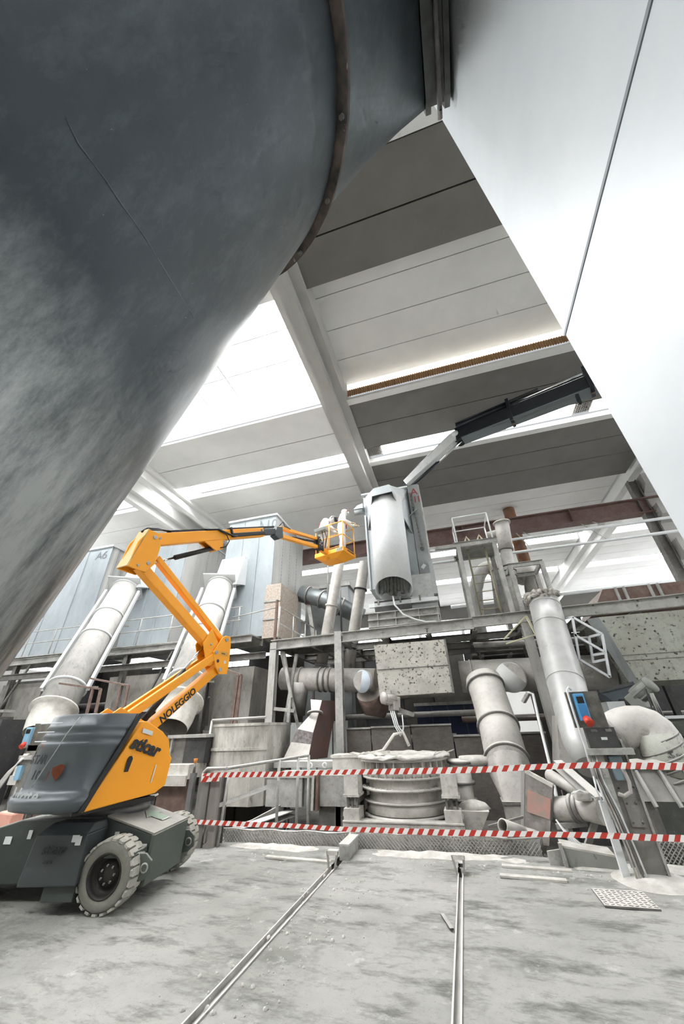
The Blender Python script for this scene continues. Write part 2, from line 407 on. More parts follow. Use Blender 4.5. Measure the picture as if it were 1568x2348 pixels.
RUSTF = mat('scuffed_flange', '393633', .7, .3, col2='6b5e56', scale=9, amount=1., spots=.66, spotcol='b3a59c', spot_scale=16)
MB().loft([dring(cen+dd*a, dd, r) for a, r in ((-.04, r0), (-.04, r0+.05), (.03, r0+.05), (.03, r0-.02))], caps=False).build('flange', RUSTF, dk)
for i in range(18):
    a = 2*math.pi*i/18; e1, e2 = perp(dd, V((0, 1, 0))); q = cen+(e1*math.cos(a)+e2*math.sin(a))*(r0+.028)
    MB().tube(q-dd*.065, q+dd*.055, .014, n=6).build('bolt', STEELD, dk)
def on_duct(u, v):              # point of the near duct seen at a photo pixel
    o = CAM-cen; d = (FW+RT*((u-784.0)/F_PX)-UP*((v-1174.0)/F_PX)).normalized()
    od, ddp = o-dd*o.dot(dd), d-dd*d.dot(dd); A, B, C_ = ddp.dot(ddp), 2*od.dot(ddp), od.dot(od)-r0*r0
    return CAM+d*((-B-math.sqrt(max(0, B*B-4*A*C_)))/(2*A))
MB().path([on_duct(u, v) for u, v in ((150, 270), (180, 330), (240, 410), (280, 470), (330, 540), (390, 640), (440, 720), (475, 790))], [.0005, .002, .0015, .002, .0015, .002, .0015, .0005], 6).build('scratch', mat('bare_scratch', '6f777a', .4, .5), dk)
# transition from the round flange to the square collar on the housing
colA, colB = .78, 1.06
yf, zb = 1.50, 7.85; ysz = 2.1; zsz = 2.1
def sq(x, g=0.):
    out = []
    e1, e2 = perp(dd, V((0, 1, 0)))
    for i in range(NS):
        a = 2*math.pi*i/NS; dv = e1*math.cos(a)+e2*math.sin(a)
        ty, tz = dv.y, -dv.x           # the side away from the housing turns to the underside
        k = max(abs(ty), abs(tz)); out.append(V((x, yf-ysz/2+(ysz/2+g)*ty/k, zb+zsz/2+(zsz/2+g)*tz/k)))
    return out
ra = dring(cen+dd*.02, dd, r0-.02); rb = dring(cen+dd*1.2+V((.1, .12, 0)), (dd+V((.35, .1, 0))).normalized(), r0-.1); rs = sq(colA)
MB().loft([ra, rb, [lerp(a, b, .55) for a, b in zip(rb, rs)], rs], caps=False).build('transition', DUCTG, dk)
MB().loft([sq(colA), sq(colA, .05), sq(colA+.06, .05), sq(colA+.06, .0), sq(colB-.06, 0), sq(colB-.06, .05), sq(colB, .05), sq(colB, 0)], caps=False, smooth=False).build('collar', mat('grimy_collar', '6f7270', .6, .3, col2='55534e', scale=6, amount=.8), dk)
q = P(1018, 228, X=.95)
MB().tube((.93, -.6, zb-.07), (.93, yf+.1, zb-.07), .028, n=8).build('clamp_bar', STEELD, dk)
MB().bar((.93, yf+.03, zb-.14), (.93, yf+.03, zb+.03), .03).build('clamp_lug', STEELD, dk)

# ================================================================== BOOM LIFT
YEL = mat('lift_yellow', 'ffab1e', .45, col2='fba014', scale=2, amount=.5, dust=.08)
HOODG = mat('hood_grey', '585e62', .33, .25, col2='4d5357', scale=3, amount=.6, spots=.735, spotcol='7a3315', spot_scale=3.2, sharp=.01)
CHAS = mat('chassis_grey', '3e4443', .55, col2='4a4f4c', scale=3, amount=.6, grime=.1, dust=.55, dustcol='a9aaa4')
CHASF = mat('chassis_front_grey', '5a615b', .6, col2='4d544f', scale=3, amount=.6, dust=.5, grime=.1, dustcol='b9b9b2')
TYRE = mat('dusty_tyre', 'b4b2a9', .9, col2='94938a', scale=8, amount=.8)
TYRED = mat('tyre_groove', '77766e', .9, col2='8d8c83', scale=9, amount=.7)
RIM = mat('black_rim', '2a2826', .6, .2, col2='3b3734', scale=8, amount=.6)
LABELW = mat('white_sticker', 'd9dcdc', .6)
T0 = V((-4.6, 5.05, 0))
LIFT = thing('boom_lift', 'yellow articulated boom lift on grey wheeled chassis beside the barrier tape', 'boom lift', T0)
# ---- chassis, long side along X
cx0, cx1, cyn, cyf = -6.35, -3.62, 4.62, 5.42
prof = [(-6.35, .50), (-5.35, .74), (-4.28, .75), (-3.66, .58), (-3.72, .16), (-6.3, .16)]
MB().prism([(x, cyn, z) for x, z in prof], (0, cyf-cyn, 0)).build('chassis', CHAS, LIFT, .015)
MB().hexa([(-3.70, cyn-.02, .15), (-3.66, cyn-.02, .15), (-3.66, cyf+.02, .15), (-3.70, cyf+.02, .15), (-3.67, cyn-.02, .585), (-3.63, cyn-.02, .585), (-3.63, cyf+.02, .585), (-3.67, cyf+.02, .585)]).build('front_plate', CHASF, LIFT, .006)
deck = MB().hexa([(-4.27, cyn-.015, .752), (-3.645, cyn-.015, .583), (-3.645, cyf+.015, .583), (-4.27, cyf+.015, .752), (-4.27, cyn-.015, .768), (-3.645, cyn-.015, .6), (-3.645, cyf+.015, .6), (-4.27, cyf+.015, .768)]).build('deck_plate', mat('dusty_deck', '8f8f89', .8, col2='7a7a74', scale=5, amount=.7, dust=.4), LIFT)
def dk_(u, w, h=.008):                     # u 0..1 down the slope, w across
    return V((-4.27+.625*u, cyn+w*(cyf-cyn), .768-.168*u+h))
ar = [dk_(.30, .62), dk_(.52, .86), dk_(.52, .74), dk_(.78, .74), dk_(.78, .50), dk_(.52, .50), dk_(.52, .38)]
MB().prism(ar, (.0005, 0, .003)).build('direction_arrow', mat('arrow_outline', 'c9cbc4', .7), deck)
ar2 = [lerp(p, dk_(.53, .62), .13)+V((0, 0, .003)) for p in ar]
MB().prism(ar2, (.0005, 0, .003)).build('direction_arrow', mat('arrow_green', '9fb3a2', .7), deck)
# side cabinet facing the camera
cb = MB(); f0 = [(-5.04, 4.15, .24), (-4.38, 4.15, .25), (-4.38, 4.61, .25), (-5.04, 4.61, .24), (-5.0, 4.17, .66), (-4.40, 4.17, .66), (-4.40, 4.61, .66), (-5.0, 4.61, .66)]
cb.hexa(f0); cb.hexa([(-5.0, 4.17, .66), (-4.40, 4.17, .66), (-4.40, 4.61, .66), (-5.0, 4.61, .66), (-4.96, 4.33, .735), (-4.44, 4.33, .735), (-4.44, 4.61, .735), (-4.96, 4.61, .735)])
cab = cb.build('battery_cabinet', mat('cabinet_grey', '3a3f41', .5, col2='43484a', scale=3, amount=.5, dust=.45, grime=.08, dustcol='7d8488'), LIFT, .012)
INK = mat('dark_lettering', '20242c', .5)
text('sticar', (-4.86, 4.139, .505), (1, 0, 0), (0, .05, 1), .115, INK, cab, shear=.25, bold=.002)
text('▪▪▪', (-4.82, 4.139, .42), (1, 0, 0), (0, .05, 1), .07, INK, cab)
MB().box((-4.55, 4.145, .60), (-4.47, 4.15, .66)).build('sticker', LABELW, cab)
MB().box((-4.5, 4.142, .575), (-4.44, 4.148, .65)).build('sticker', LABELW, cab)
MB().box((-4.6, 4.3, .12), (-4.25, 4.5, .26)).build('step', CHAS, LIFT)
MB().box((-4.34, 4.45, .27), (-4.1, 4.6, .30)).build('step', STEEL, LIFT)
for (x, z, a, b, m_) in ((-4.33, .55, .075, .17, STEEL), (-4.13, .58, .05, .07, LABELW), (-3.80, .47, .085, .07, LABELW), (-5.22, .6, .05, .08, LABELW), (-5.5, .55, .09, .07, LABELW)):
    MB().box((x, cyn-.012, z-b/2), (x+a, cyn-.002, z+b/2)).build('sticker', m_, LIFT)
# tie-down lugs at the front corners
for yy, ex in ((4.45, 0), (5.50, 0)):
    lug = MB().prism([(-3.86, yy, .46), (-3.62, yy, .46), (-3.54, yy, .40), (-3.53, yy, .30), (-3.60, yy, .24), (-3.72, yy, .22), (-3.86, yy, .18)], (0, .03, 0))
    lo = lug.build('tie_down_lug', CHASF, LIFT, .006)
    MB().lathe((-3.61, yy-.004, .34), (0, 1, 0), [(.03, 0), (.045, 0), (.045, .04), (.03, .04)], 20).build('lug_eye', STEEL, lo)
MB().box((-4.05, 4.36, .44), (-3.7, 4.62, .49)).build('wheel_arch', CHASF, LIFT, .008)
# ---- wheels
def wheel(c, side):
    c = V(c); R = .305; W = .26; ax = V((0, side, 0))
    t = MB(); prof = [(.175, -W/2+.02), (.19, -W/2), (.265, -W/2), (.285, -W/2+.02), (.287, 0), (.285, W/2-.02), (.265, W/2), (.19, W/2), (.175, W/2-.02)]
    tyre = t.lathe(c, ax, prof, 56).build('tyre', TYRED, LIFT)
    n = 22; lug = MB()
    for i in range(n):
        for sgn in (-1, 1):
            a = 2*math.pi*(i+(.25 if sgn > 0 else -.25))/n
            e = V((math.cos(a), 0, math.sin(a))); tn = V((-math.sin(a), 0, math.cos(a)))
            pts = [(-.036, .008), (-.020, -.004), (.020, -.004), (.036, .008), (.034, .10), (.022, .125), (-.022, .125), (-.034, .10)]
            out = [c+e*.280+tn*x+ax*(sgn*y) for x, y in pts]
            MBp = [p+e*(.030 if k < 4 else .022) for k, p in enumerate(out)]
            k = len(pts); base = len(lug.v); lug.v += out+MBp
            fs = [tuple(base+k+j for j in range(k))]+[(base+j, base+(j+1) % k, base+k+(j+1) % k, base+k+j) for j in range(k)]
            lug.f += fs; lug.sm += [False]*len(fs)
    lo = lug.build('tread_blocks', TYRE, tyre); lo['kind'] = 'stuff'
    s0 = W/2
    rim = MB().lathe(c, ax, [(.19, s0-.02), (.186, s0+.004), (.172, s0), (.165, s0-.03), (.15, s0-.09), (.11, s0-.10), (.108, s0-.07), (.03, s0-.068), (.0005, s0-.068)], 40).build('rim', RIM, LIFT)
    for i in range(7):
        a = 2*math.pi*i/7; q = c+V((math.cos(a), 0, math.sin(a)))*.075+ax*(s0-.07)
        MB().tube(q, q+ax*.022, .011, n=6).build('wheel_nut', STEELD, rim)
    return tyre
wheel((-3.965, 4.44, .31), -1)
wheel((-3.93, 5.74, .31), 1)
wheel((-5.85, 4.44, .31), -1)
for _c in [cab]+list(cab.children):
    if _c.name.startswith('lettering'): _c.matrix_basis = Matrix.Translation(V((.16, .10, 0))) @ _c.matrix_basis
    else: _c.data.transform(Matrix.Translation(V((.16, .10, 0))))
# the chassis stands at an angle to the hall
_R = Matrix.Translation(V((-3.97, 4.44, 0))) @ Matrix.Rotation(math.radians(11), 4, 'Z') @ Matrix.Translation(V((3.97, -4.44, 0)))
for _c in LIFT.children_recursive:
    if _c.name.startswith('lettering'): _c.matrix_basis = _R @ _c.matrix_basis
    else: _c.data.transform(_R)
# ---- turntable
HD = math.radians(11.37)
SD = V((math.sin(HD), math.cos(HD), 0)); WD = V((math.cos(HD), -math.sin(HD), 0))
def LP(s, w, z): return T0+SD*s+WD*w+V((0, 0, z))
MB().lathe(T0+V((-.03, -.05, 0)), (0, 0, 1), [(.42, .74), (.42, .80), (.34, .80), (.34, .87), (.5, .87)], 36).build('slew_ring', DARK, LIFT)
MB().obox(LP(-.42, 0, .865), SD, WD, (0, 0, 1), 1.05, 1.0, .05).build('turntable_plate', BLACK, LIFT)
plan = [(.60, -.60), (.60, -.80), (.575, -.98), (.50, -1.10), (.36, -1.185), (.18, -1.225), (0, -1.24), (-.14, -1.225), (-.28, -1.17), (-.38, -1.08), (-.44, -.95), (-.46, -.65)]
def hring(z, k, ds=0., cut=0.):
    return [LP(s*k+ds+(cut if i < 2 else 0), w_*k, z) for i, (w_, s) in enumerate(plan)]
levels = [(.885, .98, 0), (.90, 1.03, 0), (.97, 1.05, 0), (1.02, 1.045, 0), (1.05, .995, .0), (1.10, .985, .01), (1.48, .962, .02), (1.50, .975, .02), (1.53, .962, .02), (1.57, .955, .03), (1.59, .968, .03), (1.62, .955, .03), (1.66, .948, .035), (1.68, .96, .035), (1.71, .945, .035), (1.80, .93, .04), (1.83, .90, .05)]
hb = MB(); rings = []
for z, k, ds in levels:
    # the seam with the yellow cover leans: the right-hand end runs further forward at the top
    lean = (z-.9)/.93
    r = hring(z, k, ds); r[0] = LP(-.95+.52*lean, .60*k, z); r[1] = LP(-.98+.30*lean, .60*k, z); rings.append(r)
hb.loft(rings, closed=False, caps=False)
top = rings[-1]; ctop = LP(-.45, 0, 1.84)
o_ = len(hb.v); hb.v += [ctop]+[V(p) for p in top]; hb.f += [(o_, o_+1+i, o_+2+i) for i in range(len(top)-1)]; hb.sm += [True]*(len(top)-1)
bot = rings[0]; o_ = len(hb.v); hb.v += [LP(-.45, 0, .885)]+[V(p) for p in bot]; hb.f += [(o_, o_+1+i, o_+2+i) for i in range(len(bot)-1)]; hb.sm += [False]*(len(bot)-1)
hood = hb.build('counterweight_hood', HOODG, LIFT)
# badge and lettering on the curved rear of the hood
SIL = mat('silver_badge', 'c9ced1', .3, .6)
def rear(w_, z, off):   # point on the hood's rear face near the left of the view
    import bisect
    ws = [p[0] for p in plan][::-1]; ss = [p[1] for p in plan][::-1]
    j = max(1, min(len(ws)-1, bisect.bisect(ws, w_)));
    t = (w_-ws[j-1])/((ws[j]-ws[j-1]) or 1); s = ss[j-1]+(ss[j]-ss[j-1])*t
    return LP(s*1.0+.012-off, w_, z)
def curved_text(body, w0, z, size, m_, step, shear=0., off=.012):
    for i, ch in enumerate(body):
        a = w0+step*i; p0 = rear(a, z, off); p1 = rear(a+.05, z, off)
        text(ch, p0, p1-p0, (0, 0, 1), size, m_, hood, shear=shear, bold=.003)
curved_text('Haulotte', -.24, .985, .19, SIL, .062, .3, .05)
curved_text('STAR', -.09, 1.335, .12, INK, .07, .25)
curved_text('10', .03, 1.19, .12, INK, .07, .25)
for z_, a_ in ((1.735, .2), (1.645, .12), (1.55, .04)):
    MB().path([rear(-.3+(a_+.36)*k/8, z_, .012) for k in range(9)], .006, 6).build('hood_crease', SIL, hood)
MB().path([rear(.44, 1.79, .004), rear(.36, 1.62, .006), rear(.27, 1.42, .01), rear(.18, 1.24, .015), rear(.12, 1.12, .02)], .004, 6).build('panel_line', STEEL, hood)
MB().prism([rear(a, z, .016) for a, z in ((.33, 1.30), (.41, 1.33), (.45, 1.315), (.44, 1.25), (.395, 1.18), (.365, 1.215), (.335, 1.25))], -SD*.002).build('rust_patch', mat('rust_patch', '59260f', .9, col2='6d3316', scale=20, amount=.8), hood)
MB().prism([rear(a, z, .016) for a, z in ((.29, 1.26), (.305, 1.27), (.295, 1.20), (.28, 1.17))], -SD*.002).build('rust_patch', MATS['rust_patch'], hood)
# black seal between hood and cover
MB().slab([LP(-.96, .625, .88), LP(-.90, .625, .88), LP(-.40, .575, 1.83), LP(-.46, .575, 1.83)], .03).build('rubber_seal', BLACK, LIFT)
# yellow side covers
cov = [(-.90, .87), (.02, .93), (.16, 1.0), (.20, 1.30), (.16, 1.33), (.10, 1.52), (-.03, 1.62), (-.30, 1.74), (-.37, 1.74)]
for sg in (1, -1):
    pts = [LP(s, .60*sg-.03*sg*(z-.87), z) for s, z in cov]
    cv = MB().prism(pts, -WD*sg*.10).build('side_cover', YEL, LIFT, .012)
    if sg == 1:
        text('sticar', LP(-.50, .600, 1.455), SD-V((0, 0, .30)), (0, 0, 1), .205, INK, cv, shear=.22, bold=.008)
        sl = [(-.50, 1.20), (-.45, 1.20), (-.42, 1.33), (-.44, 1.36), (-.47, 1.36), (-.49, 1.33)]
        MB().prism([LP(s, .602, z) for s, z in sl], WD*.004).build('grip_slot', BLACK, cv)
        MB().prism([LP(s, .59, z) for s, z in [(-.36, 1.66), (-.20, 1.62), (-.20, 1.57), (-.36, 1.61)]], WD*.006).build('sticker', LABELW, cv)
        MB().prism([LP(s, .602, z) for s, z in [(-.06, 1.24), (-.045, 1.24), (-.075, 1.05), (-.09, 1.05)]], WD*.003).build('scratch', LABELW, cv)
MB().obox(LP(-.2, 0, 1.25), SD, WD, (0, 0, 1), .75, .9, .7).build('engine_bay', DARK, LIFT)
# ---- articulated arms in the vertical plane through the turntable
def plate(pts, w0, w1, name, m_=YEL, bev=.008):
    return MB().prism([LP(s, w0, z) for s, z in pts], WD*(w1-w0)).build(name, m_, LIFT, bev)
def beam(a, b, wdt, hgt, name, m_=YEL, wc=0.):
    p0, p1 = LP(a[0], wc, a[1]), LP(b[0], wc, b[1]); return MB().bar(p0, p1, wdt, hgt, up=V((0, 0, 1))).build(name, m_, LIFT, .012)
def pin(s, z, w, r=.035, l=.02, m_=STEEL):
    MB().tube(LP(s, w, z), LP(s, w+l, z), r, n=16).build('pivot_pin', m_, LIFT)
# turret plates
plate([(-.30, .9), (.22, .9), (.20, 1.55), (.05, 1.72), (-.45, 1.92), (-.55, 1.85)], -.16, -.13, 'turret_plate')
plate([(-.30, .9), (.22, .9), (.20, 1.55), (.05, 1.72), (-.45, 1.92), (-.55, 1.85)], .13, .16, 'turret_plate')
lowA, lowB = (.02, 1.56), (1.38, 2.63)
ab = beam(lowA, lowB, .15, .15, 'lower_arm')
dl = (LP(lowB[0], 0, lowB[1])-LP(lowA[0], 0, lowA[1])).normalized(); nl = WD.cross(dl)
text('NOLEGGIO', lerp(LP(lowA[0], .078, lowA[1]), LP(lowB[0], .078, lowB[1]), .22)-V((0, 0, .075)), dl, (0, 0, 1), .145, INK, ab, bold=.004)
beam((-.30, 1.80), (1.22, 2.83), .06, .13, 'link_arm', wc=.10); beam((-.30, 1.80), (1.22, 2.83), .06, .13, 'link_arm', wc=-.10)
# lower lift cylinder
c0, c1 = LP(.0, .0, 1.68), LP(1.02, .0, 3.02); cm = lerp(c0, c1, .62)
MB().tube(c0, cm, .045, n=16).build('lift_cylinder', BLACK, LIFT); MB().tube(cm, c1, .023, n=12).build('cylinder_rod', CHROME, LIFT)
# rear knuckle
kn = [(1.10, 2.86), (1.30, 3.16), (1.38, 3.20), (1.49, 3.20), (1.53, 3.05), (1.54, 2.70), (1.52, 2.52), (1.32, 2.50), (1.20, 2.62)]
for w_ in (.11, -.14): plate(kn, w_, w_+.03, 'knuckle_plate')
for s, z in ((1.39, 3.12), (1.17, 2.86), (1.32, 2.58)): pin(s, z, .14)
for s, z in ((1.24, 2.72), (1.42, 2.72)): pin(s, z, .138, .03, .006, BLACK if s < 1.3 else LABELW)
plate([(1.28, 2.83), (1.47, 2.83), (1.47, 2.90), (1.28, 2.90)], .141, .143, 'maker_plate', mat('maker_plate', 'd9a34a', .5), 0)
text('▪▪▪', LP(1.30, .146, 2.845), SD, (0, 0, 1), .06, INK, LIFT)
# upper riser arm and its parallel link, leaning back to the front knuckle
beam((1.22, 2.92), (-.66, 3.98), .15, .17, 'riser_arm'); beam((1.40, 3.12), (-.40, 4.22), .12, .10, 'riser_link')
plate([(.86, 2.98), (1.02, 3.27), (1.26, 3.02), (1.28, 2.85), (1.12, 2.62), (1.02, 2.62)], .085, .105, 'arm_gusset')
plate([(.86, 2.98), (1.02, 3.27), (1.26, 3.02), (1.28, 2.85), (1.12, 2.62), (1.02, 2.62)], -.105, -.085, 'arm_gusset')
pin(1.05, 2.99, .105, .018)
# front knuckle box
fk = [(-.92, 3.86), (-.60, 3.86), (-.47, 4.06), (-.45, 4.40), (-.52, 4.60), (-.72, 4.60), (-.86, 4.32)]
for w_ in (.10, -.13): plate(fk, w_, w_+.03, 'knuckle_plate')
MB().slab([LP(-.93, -.13, 3.87), LP(-.93, .13, 3.87), LP(-.74, .13, 4.60), LP(-.74, -.13, 4.60)], .02).build('knuckle_back', mat('faded_yellow', 'e7c58e', .5), LIFT)
for s, z, r in ((-.60, 4.50, .035), (-.50, 4.52, .02), (-.76, 3.93, .02), (-.60, 4.02, .03)): pin(s, z, .13, r)
# telescopic upper boom
ub0, ub1 = (-.70, 4.42), (2.75, 6.16)
def ubp(t, n=0., w=0.):
    a, b = LP(ub0[0], 0, ub0[1]), LP(ub1[0], 0, ub1[1]); d = (b-a).normalized(); return lerp(a, b, t)+(-WD.cross(d)*-1)*n*-1+WD*w
ubd = (ubp(1)-ubp(0)).normalized(); ubn = ubd.cross(WD)*-1
if ubn.z < 0: ubn = -ubn
def up_(t, n=0., w=0.): return lerp(LP(ub0[0], 0, ub0[1]), LP(ub1[0], 0, ub1[1]), t)+ubn*n+WD*w
MB().bar(up_(0), up_(.86), .17, .22).build('main_boom', YEL, LIFT, .012)
MB().bar(up_(.80), up_(1.0), .13, .16).build('boom_extension', mat('boom_nose_grey', '3f4548', .45, .2), LIFT, .01)
MB().prism([up_(.33, -.11, .06), up_(.47, -.11, .06), up_(.45, -.31, .06), up_(.40, -.33, .06)], WD*.03).build('cylinder_bracket', YEL, LIFT)
MB().prism([up_(.33, -.11, -.09), up_(.47, -.11, -.09), up_(.45, -.31, -.09), up_(.40, -.33, -.09)], WD*.03).build('cylinder_bracket', YEL, LIFT)
e0 = LP(-.58, 0, 4.02); e1 = up_(.42, -.25); em = lerp(e0, e1, .38)
MB().tube(e0, em, .022, n=12).build('cylinder_rod', CHROME, LIFT); MB().tube(em, e1, .047, n=16).build('boom_cylinder', BLACK, LIFT)
# cable carrier and hoses along the boom
MB().bar(up_(.14, .135), up_(.40, .135), .10, .04).build('hose_guard', BLACK, LIFT)
MB().path([up_(.0, .16, .0), up_(.03, .22), up_(.08, .20, .02), up_(.13, .15, .02), up_(.2, .14, .03)], .022, 8).build('hose', BLACK, LIFT)
MB().path([up_(.0, .12, .05), up_(.02, .18, .06), up_(.09, .17, .06), up_(.14, .14, .06)], .016, 8).build('hose', BLACK, LIFT)
MB().path([up_(.36, .13, .07), up_(.44, .12, .11), up_(.50, .02, .12), up_(.55, -.06, .12), up_(.58, -.06, .12)], .02, 8).build('hose', BLACK, LIFT)
MB().path([up_(.44, .10, .11), up_(.49, -.02, .13), up_(.50, -.16, .13), up_(.47, -.27, .12), up_(.43, -.28, .1)], .012, 8).build('hose', BLACK, LIFT)
MB().bar(up_(.55, .13), up_(1.0, .13), .09, .045).build('cable_carrier', BLACK, LIFT)
MB().bar(up_(.54, -.03, .10), up_(.86, -.03, .10), .045, .095).build('cable_carrier', BLACK, LIFT, .02)
MB().bar(up_(.545, -.07, .10), up_(.545, .15, .10), .05, .04, up=ubd).build('carrier_loop', BLACK, LIFT)
for t in (.835, .862):
    MB().tube(up_(t, .05 if t < .85 else -.05, .085), up_(t, .05 if t < .85 else -.05, .10), .03, n=14).build('pivot_pin', STEELD, LIFT)
# boom head and jib (two parallel links)
J0 = up_(1.0)
plate([(2.70, 6.02), (2.76, 6.30), (3.0, 6.40), (3.06, 6.10), (2.9, 5.98)], -.09, .09, 'boom_head', MATS['boom_nose_grey'])
MB().bar(LP(2.98, 0, 6.38), LP(4.98, 0, 6.90), .11, .09).build('jib_link', YEL, LIFT, .008)
MB().bar(LP(2.98, 0, 6.14), LP(5.02, 0, 6.62), .13, .10).build('jib_link', YEL, LIFT, .008)
j0, j1 = LP(3.6, 0, 6.35), LP(4.95, 0, 6.78)
MB().tube(j0, j1, .035, n=12).build('jib_cylinder', BLACK, LIFT)
MB().path([LP(2.9, .05, 6.4), LP(2.98, .1, 6.55), LP(3.1, .08, 6.47), LP(3.4, .07, 6.52)], .012, 6).build('hose', BLACK, LIFT)
# jib head
jh = MB().prism([LP(4.93, -.10, 6.55), LP(5.25, -.10, 6.55), LP(5.25, -.10, 6.74), LP(5.02, -.10, 6.98), LP(4.90, -.10, 6.95)], WD*.2).build('jib_head', BLACK, LIFT, .01)
for s, z in ((4.99, 6.90), (5.05, 6.80), (5.0, 6.72), (5.12, 6.72)): MB().tube(LP(s, .101, z), LP(s, .106, z), .022, n=12).build('head_hole', LABELW, jh)
# ---- basket, turned 45 degrees to the boom
BZ = 6.55
BC = LP(5.95, .14, BZ)
bang = math.radians(16)
BX = V((math.cos(bang), -math.sin(bang), 0)); BY = V((math.sin(bang), math.cos(bang), 0))     # BX = long way
bl, bw = 1.16, .80
def BP(x, y, z): return BC+BX*x+BY*y+V((0, 0, z))
tray = MB().obox(BP(0, 0, .075), BX, BY, (0, 0, 1), bl, bw, .15)
tray.hexa([BP(-.25, -.25, -.12), BP(.25, -.25, -.12), BP(.25, .25, -.12), BP(-.25, .25, -.12), BP(-bl/2, -bw/2, 0), BP(bl/2, -bw/2, 0), BP(bl/2, bw/2, 0), BP(-bl/2, bw/2, 0)])
tray.build('basket_floor', YEL, LIFT, .01)
MB().bar(LP(5.15, 0, 6.62), BP(-.1, -bw/2+.05, .10), .12, .16).build('basket_mount', YEL, LIFT, .01)
MB().tube(BP(-.12, -.30, -.12), BP(-.12, -bw/2, .12), .035, n=10).build('rotator', YEL, LIFT)
PALEY = mat('pale_yellow_rail', 'eeb765', .45)
cr = [(-bl/2+.03, -bw/2+.03), (bl/2-.03, -bw/2+.03), (bl/2-.03, bw/2-.03), (-bl/2+.03, bw/2-.03)]
for zz in (1.12, .62):
    for i in range(4):
        a, b = cr[i], cr[(i+1) % 4]; MB().tube(BP(*a, zz), BP(*b, zz), .021, n=10).build('guard_rail', PALEY, LIFT)
for i in range(4):
    a, b = cr[i], cr[(i+1) % 4]
    for t in ((0, .5) if i % 2 == 0 else (0,)):
        q = (a[0]+(b[0]-a[0])*t, a[1]+(b[1]-a[1])*t); MB().tube(BP(*q, .14), BP(*q, 1.12), .021, n=10).build('guard_post', PALEY, LIFT)
kb = MB().obox(BP(.42, -bw/2-.006, .07), BX, BY, (0, 0, 1), .24, .008, .13).build('hazard_sign', mat('sign_white', 'e8d9b8', .5), LIFT)
for k in range(4): MB().prism([BP(.32+.055*k, -bw/2-.012, .01), BP(.345+.055*k, -bw/2-.012, .01), BP(.375+.055*k, -bw/2-.012, .13), BP(.35+.055*k, -bw/2-.012, .13)], -BY*.002).build('stripe', BLACK, kb)
MB().obox(BP(bl/2+.005, .05, .09), BX, BY, (0, 0, 1), .006, .42, .035).build('lettering_strip', INK, LIFT)
cbx = MB().obox(BP(-.30, -bw/2-.02, .98), BX, BY, V((0, 0, 1))-BY*.6, .46, .22, .10).build('control_box', mat('control_box_grey', '9fa9ae', .5), LIFT, .01)
MB().path([BP(-.25, -bw/2-.02, .92), BP(-.2, -bw/2-.03, .6), BP(-.22, -bw/2-.02, .3), BP(-.12, -bw/2, .1)], .02, 8).build('control_cable', BLACK, LIFT)
MB().path([BP(-.15, -bw/2-.02, .92), BP(-.05, -bw/2-.05, .6), BP(-.15, -bw/2-.02, .2)], .016, 8).build('control_cable', BLACK, LIFT)

# ================================================================== THE TWO WORKERS IN THE BASKET
COVER = mat('white_coverall', 'eceded', .8, col2='d9dadb', scale=9, amount=.6, bump=.25, bscale=16)
SKIN = mat('face_skin', 'b97f68', .6)
GLOVE = mat('cream_glove', 'e2d6b4', .8)
def person(label, base, fac, J, E, R, face=None):
    f = V(fac).normalized(); l = V((0, 0, 1)).cross(f)
    W = lambda p: V(base)+f*p[0]+l*p[1]+V((0, 0, p[2]))
    names = list(J); idx = {n: i for i, n in enumerate(names)}
    me = bpy.data.meshes.new('person'); me.from_pydata([W(J[n]) for n in names], [(idx[a], idx[b]) for a, b in E], []); me.materials.append(COVER)
    o = bpy.data.objects.new('person', me); COL.objects.link(o)
    o.modifiers.new('skin', 'SKIN'); sv = me.skin_vertices[0].data
    for n in names: r = R[n]; sv[idx[n]].radius = r if isinstance(r, tuple) else (r, r)
    sv[idx['pelvis']].use_root = True
    sb = o.modifiers.new('smooth', 'SUBSURF'); sb.levels = 2; sb.render_levels = 2
    o.modifiers['skin'].use_smooth_shade = True
    tag(o, label, 'person'); return o, W, f, l
def glove(parent, c, d, upv):
    d = V(d).normalized(); upv = V(upv); s = d.cross(upv).normalized(); upv = s.cross(d)
    m = MB(); m.loft([[c+d*t+s*(w_*math.cos(a))+upv*(h*math.sin(a)) for a in [2*math.pi*k/10 for k in range(10)]] for t, w_, h in ((-.05, .032, .028), (0, .043, .022), (.05, .046, .018), (.08, .042, .014))])
    for k, ln in enumerate((.062, .075, .07, .052)):
        b = c+d*.075+s*(-.032+.021*k); m.path([b, b+d*ln*.5-upv*.006, b+d*ln*.85-upv*.03, b+d*ln*.8-upv*.052], [.0105, .0105, .010, .008], 7)
    b = c+d*.015-s*.042; m.path([b, b+d*.03-s*.025-upv*.005, b+d*.06-s*.022-upv*.022], [.012, .012, .009], 7)
    m.build('glove', GLOVE, parent)
RB_ = dict(pelvis=(.20, .17), waist=(.19, .165), chest=(.22, .18), neck=.095, head0=.115, head1=(.14, .135), head2=.10, shL=.10, elL=.08, wrL=.06, haL=.042, shR=.10, elR=.08, wrR=.06, haR=.042,
           hipL=.14, knL=.11, anL=.085, toL=.05, hipR=.14, knR=.11, anR=.085, toR=.05)
